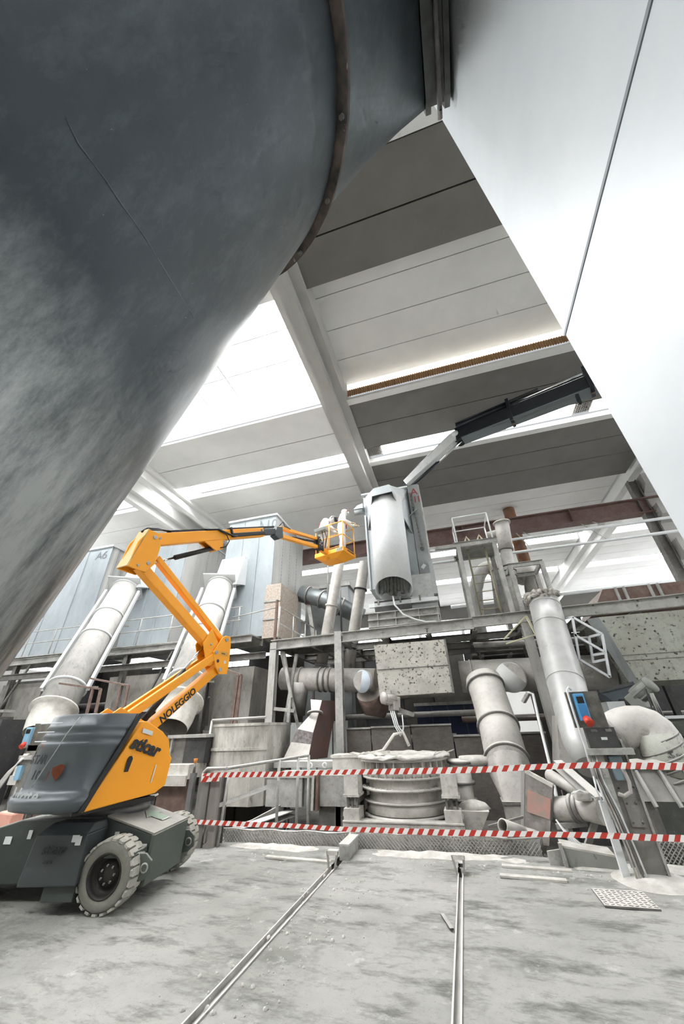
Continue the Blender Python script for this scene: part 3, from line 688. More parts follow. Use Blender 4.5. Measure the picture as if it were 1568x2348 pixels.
EE = [('pelvis', 'waist'), ('waist', 'chest'), ('chest', 'neck'), ('neck', 'head0'), ('head0', 'head1'), ('head1', 'head2'), ('chest', 'shL'), ('shL', 'elL'), ('elL', 'wrL'), ('wrL', 'haL'), ('chest', 'shR'), ('shR', 'elR'), ('elR', 'wrR'), ('wrR', 'haR'),
      ('pelvis', 'hipL'), ('hipL', 'knL'), ('knL', 'anL'), ('anL', 'toL'), ('pelvis', 'hipR'), ('hipR', 'knR'), ('knR', 'anR'), ('anR', 'toR')]
LEGS = dict(hipL=(0, .11, .88), knL=(.06, .12, .48), anL=(.0, .13, .09), toL=(.17, .14, .04), hipR=(0, -.11, .88), knR=(.05, -.12, .48), anR=(-.02, -.13, .09), toR=(.15, -.14, .04))
FAC = V((.95, .22, 0))
J1 = dict(pelvis=(0, 0, .95), waist=(.02, 0, 1.12), chest=(.06, 0, 1.34), neck=(.10, 0, 1.52), head0=(.12, 0, 1.58), head1=(.14, 0, 1.68), head2=(.135, 0, 1.765),
          shL=(.07, .20, 1.42), elL=(.26, .25, 1.24), wrL=(.44, .20, 1.19), haL=(.49, .19, 1.18), shR=(.07, -.20, 1.42), elR=(.12, -.27, 1.15), wrR=(.32, -.18, 1.10), haR=(.37, -.16, 1.11), **LEGS)
b1 = BP(.20, .12, .152)
p1, W1, f1, l1 = person('worker in white hooded coverall standing upright at the right of the yellow basket', b1, FAC, J1, EE, RB_)
MB().loft([[W1((.14+a, b*1.0*math.cos(t), 1.675+c*math.sin(t))) for t in [2*math.pi*k/14 for k in range(14)]] for a, b, c in ((.06, .085, .095), (.115, .07, .08), (.135, .03, .04))]).build('face', SKIN, p1)
MB().loft([[W1((.14+a, b*math.cos(t), 1.625+c*math.sin(t))) for t in [2*math.pi*k/14 for k in range(14)]] for a, b, c in ((.10, .065, .05), (.145, .05, .042), (.165, .025, .022))]).build('dust_mask', mat('mask_white', 'f0f0ee', .8), p1)
MB().path([W1((.155, .03, 1.70)), W1((.172, .0, 1.685)), W1((.155, -.03, 1.70))], .011, 6).build('nose', SKIN, p1)
for sx in (.032, -.032): MB().lathe(W1((.268, sx, 1.705)), f1, [(.012, 0), (.008, .008), (.001, .01)], 8).build('eye', BLACK, p1)
glove(p1, W1((.51, .19, 1.175)), f1, (0, 0, 1)); glove(p1, W1((.39, -.15, 1.11)), f1+l1*.4, (0, 0, 1))
HARN = mat('red_harness', 'b0353c', .7)
MB().path([W1((-.09, -.08, 1.05)), W1((-.10, -.09, 1.3)), W1((.02, -.13, 1.505)), W1((.16, -.11, 1.42)), W1((.19, -.09, 1.2)), W1((.17, -.05, 1.0))], .018, 6).build('harness_strap', HARN, p1)
MB().path([W1((-.09, .08, 1.05)), W1((-.10, .09, 1.3)), W1((.02, .13, 1.505)), W1((.16, .11, 1.42)), W1((.19, .09, 1.2)), W1((.17, .05, 1.0))], .018, 6).build('harness_strap', HARN, p1)
for sx in (.135, -.135): MB().loft([[W1((a, sx+b*math.cos(t), .055+c*math.sin(t))) for t in [2*math.pi*k/10 for k in range(10)]] for a, b, c in ((-.08, .05, .05), (.02, .06, .055), (.14, .055, .045), (.21, .04, .03))]).build('boot', BLACK, p1)
J2 = dict(pelvis=(-.04, 0, .93), waist=(.02, 0, 1.08), chest=(.16, 0, 1.26), neck=(.29, 0, 1.37), head0=(.34, 0, 1.40), head1=(.42, 0, 1.46), head2=(.44, 0, 1.55),
          shL=(.19, .20, 1.31), elL=(.36, .26, 1.12), wrL=(.46, .16, .96), haL=(.50, .14, .93), shR=(.17, -.20, 1.31), elR=(.24, -.28, 1.06), wrR=(.42, -.20, .95), haR=(.47, -.18, .93), **LEGS)
b2 = BP(-.48, -.10, .152)
p2, W2, f2, l2 = person('worker in white coverall bending over the controls with a black face respirator', b2, FAC+V((.05, -.12, 0)), J2, EE, RB_)
MB().loft([[W2((.42+a, b*math.cos(t), 1.455+c*math.sin(t)-a*.35)) for t in [2*math.pi*k/14 for k in range(14)]] for a, b, c in ((.05, .10, .115), (.115, .085, .10), (.145, .05, .06))]).build('respirator_mask', mat('mask_black', '26282c', .3), p2)
MB().tube(W2((.53, 0, 1.36)), W2((.585, 0, 1.33)), .045, n=14).build('respirator_filter', BLACK, p2)
MB().lathe(W2((.56, 0, 1.45)), f2-V((0, 0, .3)), [(.07, -.01), (.065, .01), (.04, .022), (.001, .026)], 14).build('visor', mat('visor', '5a6068', .15), p2)
MB().path([W2((.36, -.118, 1.42)), W2((.42, -.135, 1.48)), W2((.50, -.11, 1.46))], .012, 6).build('mask_strap', BLACK, p2)
glove(p2, W2((.50, .14, .925)), f2-V((0, 0, .3)), (0, 0, 1)); glove(p2, W2((.48, -.17, .925)), f2-V((0, 0, .3)), (0, 0, 1))
MB().path([W2((-.13, -.09, 1.0)), W2((-.06, -.1, 1.24)), W2((.10, -.13, 1.435)), W2((.30, -.1, 1.27)), W2((.20, -.08, 1.08))], .018, 6).build('harness_strap', HARN, p2)
MB().path([W2((-.13, .09, 1.0)), W2((-.06, .1, 1.24)), W2((.10, .13, 1.435)), W2((.30, .1, 1.27)), W2((.20, .08, 1.08))], .018, 6).build('harness_strap', HARN, p2)
for sx in (.135, -.135): MB().loft([[W2((a, sx+b*math.cos(t), .055+c*math.sin(t))) for t in [2*math.pi*k/10 for k in range(10)]] for a, b, c in ((-.08, .05, .05), (.02, .06, .055), (.14, .055, .045), (.21, .04, .03))]).build('boot', BLACK, p2)

# ================================================================== HELPERS FOR THE PLANT
def span(uL, uR, vT, vB, Y):
    um, vm = (uL+uR)/2, (vT+vB)/2
    return P(uL, vm, Y=Y).x, P(uR, vm, Y=Y).x, P(um, vB, Y=Y).z, P(um, vT, Y=Y).z
def pbox(uL, uR, vT, vB, Y, depth):
    x0, x1, z0, z1 = span(uL, uR, vT, vB, Y); return MB().box((x0, Y, z0), (x1, Y+depth, z1))
def flanged(T, pts, r, m, flanges=(), n=28, part='duct_section', fm=None, fr=1.12, ft=.05, open_end=False):
    """A run of duct: one section per leg of the path, with flange rings at the given path parameters."""
    pts = [V(p) for p in pts]; rr = r if isinstance(r, (list, tuple)) else [r]*len(pts)
    if len(pts) == 2: MB().tube(pts[0], pts[1], rr[0], rr[1], n, caps=not open_end).build(part, m, T)
    else: MB().path(pts, rr, n, caps=not open_end).build(part, m, T)
    for t in flanges:
        k = min(int(t), len(pts)-2); q = lerp(pts[k], pts[k+1], t-k); d = (pts[k+1]-pts[k]).normalized(); r_ = rr[k]*(1-(t-k))+rr[k+1]*(t-k)
        MB().lathe(q-d*ft/2, d, [(r_*.97, 0), (r_*fr, 0), (r_*fr, ft), (r_*.97, ft)], n).build('flange', fm or STEELD, T)
def bend(a, b, c, n=7):
    a, b, c = V(a), V(b), V(c); return [a*(1-t)**2+b*2*t*(1-t)+c*t*t for t in [k/(n-1) for k in range(n)]]
def bars(T, name, m, segs, w=.05, h=None):
    for a, b in segs: MB().bar(a, b, w, h).build(name, m, T)
def rods(T, name, m, segs, r=.02, n=8):
    for a, b in segs: MB().tube(a, b, r, n=n).build(name, m, T)

# ================================================================== FILTER SILOS (left row)
BLUEW = mat('pale_blue_white_sheet', 'a9b2b7', .6, col2='8f999e', scale=1.1, amount=.8, dust=.3, grime=.2, stretch=(1, 1, .4))
SIDEG = mat('riveted_side_sheet', 'c2c3c1', .65, col2='a8a9a7', scale=1.8, amount=.7, stretch=(1, 1, .3))
REDMARK = mat('red_marking', '8c3a38', .7); GREYMARK = mat('grey_marking', '7b8187', .8)
def silo(label, xr, wd, dep, ztop, zbot, y0, corrug, mark):
    T = thing('filter_silo', label, 'silo', (xr-wd/2, y0, zbot), 'filter silos on the platform')
    n = 3
    for k in range(n):
        xa = xr-wd+wd*k/n; xb = xr-wd+wd*(k+1)/n
        MB().box((xa+.006, y0, zbot), (xb-.006, y0+.05, ztop)).build('front_panel', BLUEW, T)
        if k: MB().box((xa-.025, y0-.03, zbot), (xa+.025, y0, ztop-.1)).build('seam_rib', BLUEW, T)
    MB().box((xr-wd, y0+.05, zbot), (xr-.06, y0+dep, ztop)).build('core', SIDEG, T)
    if corrug:
        m = MB(); k = 26; pts = [(xr-.02+(.05 if (i // 2) % 2 else -.03), y0+.05+(dep-.05)*i/k) for i in range(k+1)]
        m.add([(x, y, zbot) for x, y in pts]+[(x, y, ztop) for x, y in pts], [(i, i+1, k+2+i, k+1+i) for i in range(k)]); m.build('corrugated_side', SIDEG, T)
    else:
        for j in range(4):
            ya, yb = y0+.05+(dep-.05)*j/4, y0+.05+(dep-.05)*(j+1)/4
            MB().box((xr-.06, ya+.004, zbot), (xr, yb-.004, ztop)).build('side_panel', SIDEG, T)
            if j:
                rv = MB()
                for q in range(34): rv.tube((xr, ya, zbot+.1+(ztop-zbot-.2)*q/33), (xr+.02, ya, zbot+.1+(ztop-zbot-.2)*q/33), .025, n=6)
                o = rv.build('rivet_row', SIDEG, T); o['kind'] = 'stuff'
    MB().box((xr-wd-.05, y0-.06, ztop), (xr+.06, y0+dep, ztop+.09)).build('top_rim', WHITE, T)
    if mark: text(mark, (xr-.95, y0-.012, ztop-.62), (1, 0, 0), (0, 0, 1), .62, GREYMARK, T, name='chalk_mark')
    return T
YS = 13.0
sA10 = silo('white filter silo marked A10 behind the boom and brown stained box', -6.74, 2.42, 3.3, 10.1, 4.72, YS, False, 'A10')
sA8 = silo('pale filter silo with riveted grey side between the two slanting white ducts', -11.35, 2.6, 3.3, 10.05, 4.72, YS, False, '')
sA6 = silo('white filter silo marked A6 with corrugated side at the far left', -16.0, 4.5, 3.0, 10.0, 4.72, YS, True, 'A6')
# hoppers under the silos, on the platform's under side
for lab, xr, wd in (('grimy hopper under the A10 silo', -6.85, 1.75), ('grimy hopper half hidden below the riveted silo', -10.6, 2.6), ('grimy hopper at far left under the A6 silo', -16.6, 2.3)):
    T = thing('hopper', lab, 'hopper', (xr-wd/2, YS, .9), 'hoppers under the silos')
    MB().hexa([(xr-wd+.12, YS-.5, 1.75), (xr-.12, YS-.5, 1.75), (xr-.12, YS+1, 1.75), (xr-wd+.12, YS+1, 1.75), (xr-wd, YS-.6, 3.55), (xr, YS-.6, 3.55), (xr, YS+1.2, 3.55), (xr-wd, YS+1.2, 3.55)]).build('body', mat('grimy_hopper_sheet', 'b3b0aa', .8, col2='8f8c86', scale=2, amount=.8, dust=.5, stretch=(1, 1, .4)), T)
    MB().box((xr-wd+.05, YS-.58, 1.62), (xr-.05, YS+1.05, 1.76)).build('rim', STEEL, T)
    for xx in (xr-wd+.25, xr-.25): MB().box((xx-.08, YS-.3, -.35), (xx+.08, YS-.14, 1.65)).build('leg', STEELD, T)
# slanting white ducts from each silo down to its furnace
def slant_duct(lab, top, bot, hoodc, r, rt_):
    T = thing('slanting_duct', lab, 'duct', bot, 'slanting white ducts on the silos')
    top, bot = V(top), V(bot); d = (bot-top).normalized()
    flanged(T, [top, lerp(top, bot, .5), bot], [r, r*1.0, r*1.06], DUSTW, (.02, .62, 1.02, 1.75), fm=WHITE, fr=1.1)
    a = V(hoodc); hw = r*1.12
    b = top-d*.15
    sx, sy = perp(d)
    MB().hexa([a+V((-hw, -.2, -.9)), a+V((hw, -.2, -.9)), a+V((hw, .9, -.6)), a+V((-hw, .9, -.6)), a+V((-hw, .2, .5)), a+V((hw, .2, .5)), a+V((hw, .9, .5)), a+V((-hw, .9, .5))]).build('hood', WHITE, T)
    MB().obox(top-d*.02, sx, sy, d, r*2.5, r*2.5, .05).build('hood_flange', WHITE, T)
    for sg in (-1, 1):
        off = sx*sg*(r*1.25)+sy*.1
        MB().channel(top+d*.3+off, bot-d*.6+off, .09, .16, .012).build('support_rail', WHITE, T)
    for t in (.3, .55, .8): MB().bar(lerp(top, bot, t)-sx*r*1.3-sy*(r*1.02), lerp(top, bot, t)+sx*r*1.3-sy*(r*1.02), .08, .05).build('saddle', STEEL, T)
    # the crusted lower funnel
    e = bot+d*.0; f_ = bot+d*.75
    MB().lathe(e, d, [(r*1.06, 0), (r*1.3, .02), (r*1.3, .07), (r*1.08, .10), (r*1.0, .5), (r*.85, .8)], 28).build('bottom_funnel', mat('crusted_white', 'd9d7d1', .9, col2='b5b2ab', scale=5, amount=.8, bump=.5, bscale=9), T)
    return T
slant_duct('slanting white duct in front of the A10 silo, behind the lettered arm', P(505, 1345, Y=12.3), P(413, 1608, Y=9.7), P(526, 1300, Y=12.5), .50, 0)
slant_duct('slanting white duct at left, ending just above the grey hood', P(288, 1350, Y=12.3), P(126, 1625, Y=9.7), P(312, 1310, Y=12.5), .52, 0)
# brown stained box on the corner of the A10 silo
T = thing('stained_box', 'brown stained inspection box on the corner of the A10 silo', 'box', P(640, 1465, Y=12.5))
x0, x1, z0, z1 = span(605, 641, 1340, 1462, 12.5)
STAIN = mat('brown_stained_sheet', 'c0bab1', .85, col2='a18d7d', scale=14, amount=.9, spots=.64, spotcol='8f7a69', spot_scale=30)
MB().box((x0, 12.5, z0), (x1, 14.3, z1)).build('body', STAIN, T)
for k in (1, 2): MB().box((x0-.02, 12.46, z0+(z1-z0)*k/3-.03), (x1+.02, 12.5, z0+(z1-z0)*k/3+.03)).build('band', STEEL, T)

# ================================================================== STEEL PLATFORM
ZP = 3.95
PLf = thing('steel_platform', 'grey steel platform on tall columns behind the round furnace', 'platform', (-2, 11.2, -.35))
XL, XR_ = -5.42, 2.05
for xx, nm in ((XL, 0), (-3.28, 1), (2.02, 2)):
    MB().ibeam((xx, 11.0, -.35), (xx, 11.0, ZP+.02 if nm != 1 else ZP+.18), .22, .22, .02, up=(0, 1, 0)).build('column', DUSTW if nm != 1 else STEEL, PLf)
for a, b, m_ in (((XL-.1, 10.95, ZP-.05), (-3.4, 10.95, ZP-.02), STEEL), ((-3.16, 10.95, ZP), (.7, 10.95, ZP+.05), STEEL), ((.7, 10.93, ZP+.08), (2.1, 10.93, ZP+.1), STEEL), ((2.1, 10.93, ZP+.1), (7.2, 10.93, ZP+.16), mat('spattered_beam', 'b5b5b0', .7, col2='8c8c88', scale=3, amount=.7, spots=.64, spotcol='3f3d3a', spot_scale=8, dust=.7))):
    MB().channel(a, b, .12, .30, .02).build('edge_beam', m_, PLf)
for xx in (-5.4, -4.2, -3.2, -1.9, -.6, .7, 2.0, 3.4, 4.8, 6.2):
    MB().ibeam((xx, 11.0, ZP-.05), (xx, 14.8, ZP-.05), .14, .2, .015).build('cross_beam', STEELD, PLf)
for y in (12.3, 13.6, 14.8): MB().ibeam((XL, y, ZP-.06), (7.2, y, ZP-.06), .14, .2, .015).build('cross_beam', STEELD, PLf)
for k in range(5): MB().box((XL+.05, 11.05+.42*k, ZP+.1), (-3.6, 11.05+.42*k+.38, ZP+.14)).build('deck_plate', STEEL, PLf)
# crossed braces by the left column
bars(PLf, 'brace', STEEL, [(P(650, 1495, Y=11.15), P(668, 1600, Y=11.15)), (P(680, 1500, Y=11.3), P(640, 1735, Y=11.3)), (P(645, 1495, Y=11.15), P(700, 1740, Y=11.4)), (P(628, 1625, Y=11.0), P(675, 1630, Y=11.2)), (P(666, 1590, Y=11.15), P(655, 1740, Y=11.15))], .09, .09)
# left walkway
WK = thing('walkway', 'dusty walkway with thin handrail running along the filter silos', 'walkway', (-12, 12.3, 3.7))
for y in (12.05, 12.9): MB().channel((-24, y, 4.35), (-6.9, y, 4.45), .1, .24, .015).build('edge_beam', STEEL, WK)
for k in range(15): MB().box((-24+1.14*k, 12.0, 4.56), (-24+1.14*k+1.12, 13.0, 4.60)).build('deck_plate', STEEL, WK)
for k in range(12):
    x = -24+1.5*k; rods(WK, 'rail_post', STEEL, [((x, 12.05, 4.6), (x, 12.05, 5.65))], .022)
for z in (5.65, 5.15): rods(WK, 'hand_rail', STEEL, [((-24, 12.05, z), (-7.4, 12.05, z))], .022)
MB().channel((-24, 11.9, 3.75), (-6.2, 11.9, 3.8), .1, .22, .015).build('lower_beam', STEELD, WK)
for x in (-8.6, -12.4, -14.6, -18.2): MB().ibeam((x, 12.2, -.35), (x, 12.2, 4.3), .18, .18, .015, up=(0, 1, 0)).build('column', STEELD, WK)
for x in (-10.2, -13.9, -17.3): MB().bar((x, 12.1, 4.3), (x-1.5, 12.1, 1.2), .07).build('brace', STEELD, WK)
# platform handrails at the left corner
PR = thing('corner_railing', 'bent grey tube railing at the left corner of the steel platform', 'railing', (XL, 11, ZP))
q0 = V((XL+.08, 11.05, ZP+.1)); q1 = V((XL+.08, 14.6, ZP+.1))
for z in (1.1, .55): rods(PR, 'hand_rail', STEEL, [(q0+V((0, 0, z)), q1+V((0, 0, z)))], .024)
for t in (0, .33, .66, 1): rods(PR, 'rail_post', STEEL, [(lerp(q0, q1, t), lerp(q0, q1, t)+V((0, 0, 1.1)))], .024)
MB().bar(q0+V((-.12, 0, 0)), q0+V((-.12, 0, 1.35)), .07).build('corner_post', RUST, PR)
rods(PR, 'hand_rail', STEEL, [(q0+V((-.1, 0, 1.1)), q0+V((-2.2, .6, 1.1)))], .02)

# ================================================================== HOISTED FILTER UNIT MARKED A11
ZF = mat('zinc_face', 'c6cccf', .5, .25, col2='aab1b5', scale=1.5, amount=.7)
ZD = mat('zinc_side', '9b9f9f', .55, .25, col2='7f8383', scale=1.6, amount=.8)
UY = 11.45
ux0, ux1 = -2.30, -.37      # front face
zt, zb_ = 9.22, 4.95
U = thing('filter_unit', 'tall grey filter unit marked A11 with a wide white duct, hung from the crane', 'filter unit', ((ux0+ux1)/2, UY+.6, zb_))
MB().box((ux0, UY, zb_+.55), (-.60, UY+1.3, zt)).build('casing', ZF, U)
MB().box((-.58, UY-.12, zb_+.45), (ux1+.17, UY+1.3, zt+.05)).build('side_casing', ZD, U)
MB().box((ux1+.17, UY-.14, zb_+.4), (ux1+.21, UY+1.3, zt)).build('corner_angle', STEEL, U)
MB().box((ux0-.05, UY-.12, zt), (-.58, UY+1.3, zt+.06)).build('top_rim', WHITE, U)
for x in (ux0+.02, ux0+.30): MB().box((x, UY-.10, zb_+.5), (x+.06, UY, zt-.9)).build('guide_channel', WHITE if x > ux0+.1 else ZF, U)
MB().box((ux0+.22, UY-.03, zb_+.7), (ux0+.26, UY, zt-1.1)).build('slot', DARK, U)
# faceted hood over a wide round duct with an open lower end
dr = .575
dc = V((-1.38, UY-.60, 0))
hf = dc.y-dr-.10                               # front of the hood
hL, hR = dc.x-dr-.08, dc.x+dr-.02
ht = zt-.95                                    # lower rim of the hood
A0, A1, A2, A3 = V((hL, UY-.35, ht+.10)), V((hL+.38, hf, ht+.35)), V((hR-.30, hf, ht+.40)), V((hR, UY-.45, ht+.10))
B0, B1, B2, B3 = V((hL, UY-.35, ht-.30)), V((hL+.30, hf, ht+.05)), V((hR-.22, hf, ht+.10)), V((hR, UY-.45, ht-.55))
K0, K1, K2, K3 = V((ux0+.1, UY, zt-.05)), V((ux0+.45, UY, zt-.02)), V((-.9, UY, zt-.02)), V((-.62, UY, zt-.05))
for q in ((A0, A1, B1, B0), (A1, A2, B2, B1), (A2, A3, B3, B2)): MB().slab(q, .025).build('hood_plate', ZF, U)
for q in ((A0, K0, K1, A1), (A1, K1, K2, A2), (A2, K2, K3, A3)): MB().slab(q, .025).build('hood_top', WHITE, U)
MB().slab([A3, K3, V((-.62, UY, zt-1.9)), B3], .025).build('hood_cheek', ZF, U); MB().slab([A0, K0, V((ux0+.1, UY, zt-1.5)), B0], .025).build('hood_cheek', ZF, U)
def cutring(r): return [V((dc.x-.03+r*math.cos(2*math.pi*i/48), dc.y+r*math.sin(2*math.pi*i/48), 5.20-.24*math.sin(2*math.pi*i/48))) for i in range(48)]
def topring(r): return [V((dc.x+r*math.cos(2*math.pi*i/48), dc.y+r*math.sin(2*math.pi*i/48), ht+.2)) for i in range(48)]
MB().loft([topring(dr-.02), topring(dr), cutring(dr), cutring(dr-.02), topring(dr-.02)], caps=False).build('round_duct', WHITE, U)
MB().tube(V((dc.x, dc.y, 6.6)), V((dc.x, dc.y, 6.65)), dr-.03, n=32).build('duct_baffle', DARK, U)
tongue = MB()
for k in range(9):
    a = math.radians(35+14*k); x, y = dc.x-.03+(dr-.06)*math.cos(a), dc.y+(dr-.06)*math.sin(a)
    tongue.path([(x, y, 6.4), (x*.98, y-.05, 5.8), (x, y-.12, 5.3-.08*(k % 3)*.8), (x, y-.13, 5.12+.05*(k % 4))], [.10, .09, .07, .02], 6)
tongue.build('hanging_crust', mat('grey_crust', '8d8f8c', .9, col2='5e605e', scale=9, amount=.9), U)
# loading tray at the base
MB().box((ux0+.1, UY-.25, 4.88), (ux1+.2, UY+1.2, 4.94)).build('base_tray', WHITE, U)
MB().box((-.92, UY-.2, 4.98), (ux1+.22, UY-.14, 5.75)).build('tray_front', mat('spattered_white', 'dcdedd', .7, col2='c2c5c4', scale=3, amount=.7, spots=.70, spotcol='4a4c4b', spot_scale=5, dust=.3), U)
MB().bar((ux0+.02, UY-.3, 4.86), (ux1+.24, UY-.3, 4.88), .1, .12).build('tray_edge', WHITE, U)
MB().box((ux1+.13, UY-.5, 4.98), (ux1+.24, UY+1.2, 6.1)).build('tray_side', ZD, U)
for x in (ux0+.3, -1.3, -.7): MB().box((x, UY-.38, 4.86), (x+.05, UY-.35, 5.02)).build('latch', STEELD, U)
# blower motor on the left flank
MB().tube((ux0-.34, UY-.1, 8.50), (ux0-.02, UY-.1, 8.50), .11, n=20).build('blower_motor', ZD, U)
MB().hexa([(ux0-.36, UY-.2, 8.60), (ux0, UY-.2, 8.60), (ux0, UY+.1, 8.60), (ux0-.36, UY+.1, 8.60), (ux0-.22, UY-.2, 8.74), (ux0, UY-.2, 8.80), (ux0, UY+.1, 8.80), (ux0-.22, UY+.1, 8.74)]).build('motor_cover', ZF, U)
MB().tube((ux0-.345, UY-.1, 8.50), (ux0-.352, UY-.1, 8.50), .035, n=12).build('motor_hub', DARK, U)
# chain hanging down the side, lever, label
ch = MB(); c0_, c1_ = V((-.52, UY-.16, 8.9)), V((-.38, UY-.16, 6.75))
for k in range(30): ch.lathe(lerp(c0_, c1_, k/29), (1, 0, 0) if k % 2 else (0, 1, 0), [(.022, -.008), (.034, -.008), (.034, .008), (.022, .008), (.022, -.008)], 8)
ch.build('chain', STEELD, U); MB().lathe(c1_-V((0, 0, .1)), (0, 1, 0), [(.045, -.012), (.07, -.012), (.07, .012), (.045, .012), (.045, -.012)], 14).build('chain_ring', STEELD, U)
MB().bar((-.7, UY-.16, 7.9), (-.36, UY-.16, 8.2), .03).build('lever', STEEL, U)
MB().slab([(-.52, UY-.13, 6.0), (-.42, UY-.13, 6.12), (-.34, UY-.13, 6.05), (-.44, UY-.13, 5.92)], .01).build('paper_tag', WHITE, U)
text('A', (-.50, UY-.13, 8.82), (1, 0, 0), (-.1, 0, 1), .40, REDMARK, U, name='painted_mark')
for k in (0, 1): text('1', (-.46+.13*k, UY-.13, 8.48), (1, 0, 0), (-.1, 0, 1), .38, REDMARK, U, name='painted_mark')
# steel stand under it
ST = thing('unit_stand', 'ribbed steel stand below the A11 unit, holding it off the platform', 'stand', (-1.5, UY, 4.2))
MB().box((ux0+.2, UY-.35, 4.55), (-.95, UY-.25, 4.98)).build('dark_opening', DARK, ST)
MB().box((ux0+.25, UY-.24, 4.18), (ux1+.2, UY+1.1, 4.9)).build('chest', ZD, ST)
x0 = ux0-.02
for k, (xa, xb) in enumerate(((x0, x0+.3), (x0+.32, x0+.85), (x0+.87, x0+1.55), (x0+1.57, x0+2.1))):
    MB().box((xa, UY-.40, 4.16), (xb, UY-.36, 4.58)).build('web_panel', STEEL, ST)
    MB().box((xb, UY-.5, 4.16), (xb+.02, UY-.36, 4.6)).build('stiffener', STEEL, ST)
for z in (4.16, 4.37, 4.58): MB().box((x0, UY-.52, z-.012), (x0+2.15, UY-.34, z+.012)).build('stand_flange', STEEL, ST)
tag(MB().path([(-1.45, UY-.7, 4.98), (-1.42, UY-.72, 4.7), (-1.2, UY-.7, 4.4), (-.9, UY-.62, 4.25), (-.6, UY-.62, 4.14), (-.3, UY-.58, 4.13)], .025, 8).build('loose_cable', WHITE), 'loose white cable trailing from the A11 unit over the platform edge', 'cable')

# ================================================================== CRANE ARM
CR = thing('folding_crane', 'folding hydraulic crane arm, black boom with a white fly jib, under the roof', 'crane arm', P(930, 1110, Y=11.5))
CRB = mat('crane_black', '24282d', .35, .3, col2='30353b', scale=4, amount=.5)
CRW = mat('crane_white', 'e2e4e4', .4, col2='cfd1d0', scale=6, amount=.5, spots=.68, spotcol='6f6a63', spot_scale=9)
kx = P(1047, 1000, Y=10.8); tp = P(932, 1110, Y=11.7); far = P(1560, 795, Y=8.6)
bd = (far-kx).normalized(); ba, bb = perp(bd)
MB().prism([kx+bb*.26-ba*.17, kx-bb*.30-ba*.17, far-bb*.36-ba*.17, far+bb*.16-ba*.17], ba*.34).build('boom', CRB, CR, .02)
MB().bar(kx-bb*.31+bd*.2, far-bb*.37, .42, .05).build('boom_flange', mat('crane_grey', '7b8388', .3, .4), CR)
h0, h1 = kx+bb*.42+bd*.05, far+bb*.44
MB().tube(h0, lerp(h0, h1, .30), .10, n=14).build('extension_cylinder', CRB, CR)
MB().tube(lerp(h0, h1, .30), h1, .07, n=14).build('extension_rod', CHROME, CR)
MB().tube(h0+bb*.10+ba*.08, lerp(h0, h1, .45)+bb*.10+ba*.08, .03, n=8).build('hydraulic_line', CRB, CR); MB().tube(h0+bb*.13-ba*.05, lerp(h0, h1, .45)+bb*.13-ba*.05, .03, n=8).build('hydraulic_line', CRB, CR)
for t in (.30, .66):
    c = lerp(kx, far, t); MB().bar(c-bb*.40, c+bb*.56, .44, .10, up=bd).build('boom_clamp', CRB, CR)
    MB().lathe(c-bb*.38-ba*.0, ba, [(.03, -.03), (.06, -.03), (.06, .03), (.03, .03), (.03, -.03)], 12).build('clamp_eye', RUST, CR)
MB().lathe(kx-bb*.12+bd*.06-ba*.16, ba, [(.02, -.1), (.20, -.1), (.20, -.06), (.15, -.05), (.15, .03), (.20, .04), (.20, .08), (.15, .09), (.15, .17), (.20, .18), (.20, .22), (.02, .22)], 28).build('hose_reel', BLACK, CR)
MB().lathe(kx-ba*.2, ba, [(.001, 0), (.12, 0), (.12, .4), (.001, .4)], 20).build('knuckle_joint', CRW, CR)
jd = (tp-kx).normalized(); ja, jb = perp(jd)
MB().prism([kx+jb*.20-ja*.14, kx-jb*.20-ja*.14, tp-jb*.12-ja*.14, tp+jb*.14-ja*.14], ja*.28).build('fly_jib', CRW, CR, .015)
MB().tube(kx+jb*.28+jd*.1, tp+jb*.24-jd*.2, .045, n=10).build('hydraulic_line', CRB, CR)
mid = lerp(kx-jb*.34, tp-jb*.26, .45)
MB().tube(kx-jb*.34, mid, .04, n=12).build('jib_rod', CHROME, CR); MB().tube(mid, tp-jb*.25, .065, n=12).build('jib_cylinder', CRB, CR)
MB().bar(tp+jb*.2-jd*.15, tp-jb*.1+jd*.12, .2, .18).build('jib_end', CRB, CR)
for k in (0, 1): MB().tube(kx-bb*.25+bd*.25-ba*(.1-.2*k), P(1330-20*k, 905+10*k, Y=9.3), .008, n=6).build('wire_rope', STEELD, CR)
MB().bar(P(1322, 905, Y=9.3), P(1330, 925, Y=9.3), .08).build('rope_anchor', CRB, CR)
hk = thing('lifting_hook', 'small brass lifting shackle on the rim of the A11 unit', 'hook', (-1.35, UY+.2, zt+.06))
MB().lathe((-1.32, UY+.15, zt+.26), (0, 1, 0), [(.05, -.025), (.10, -.025), (.10, .025), (.05, .025), (.05, -.025)], 14).build('bow', mat('brass', 'b58a4a', .5, .4), hk)
MB().tube((-1.40, UY+.15, zt+.06), (-1.40, UY+.15, zt+.42), .035, n=8).build('pin', STEELD, hk)

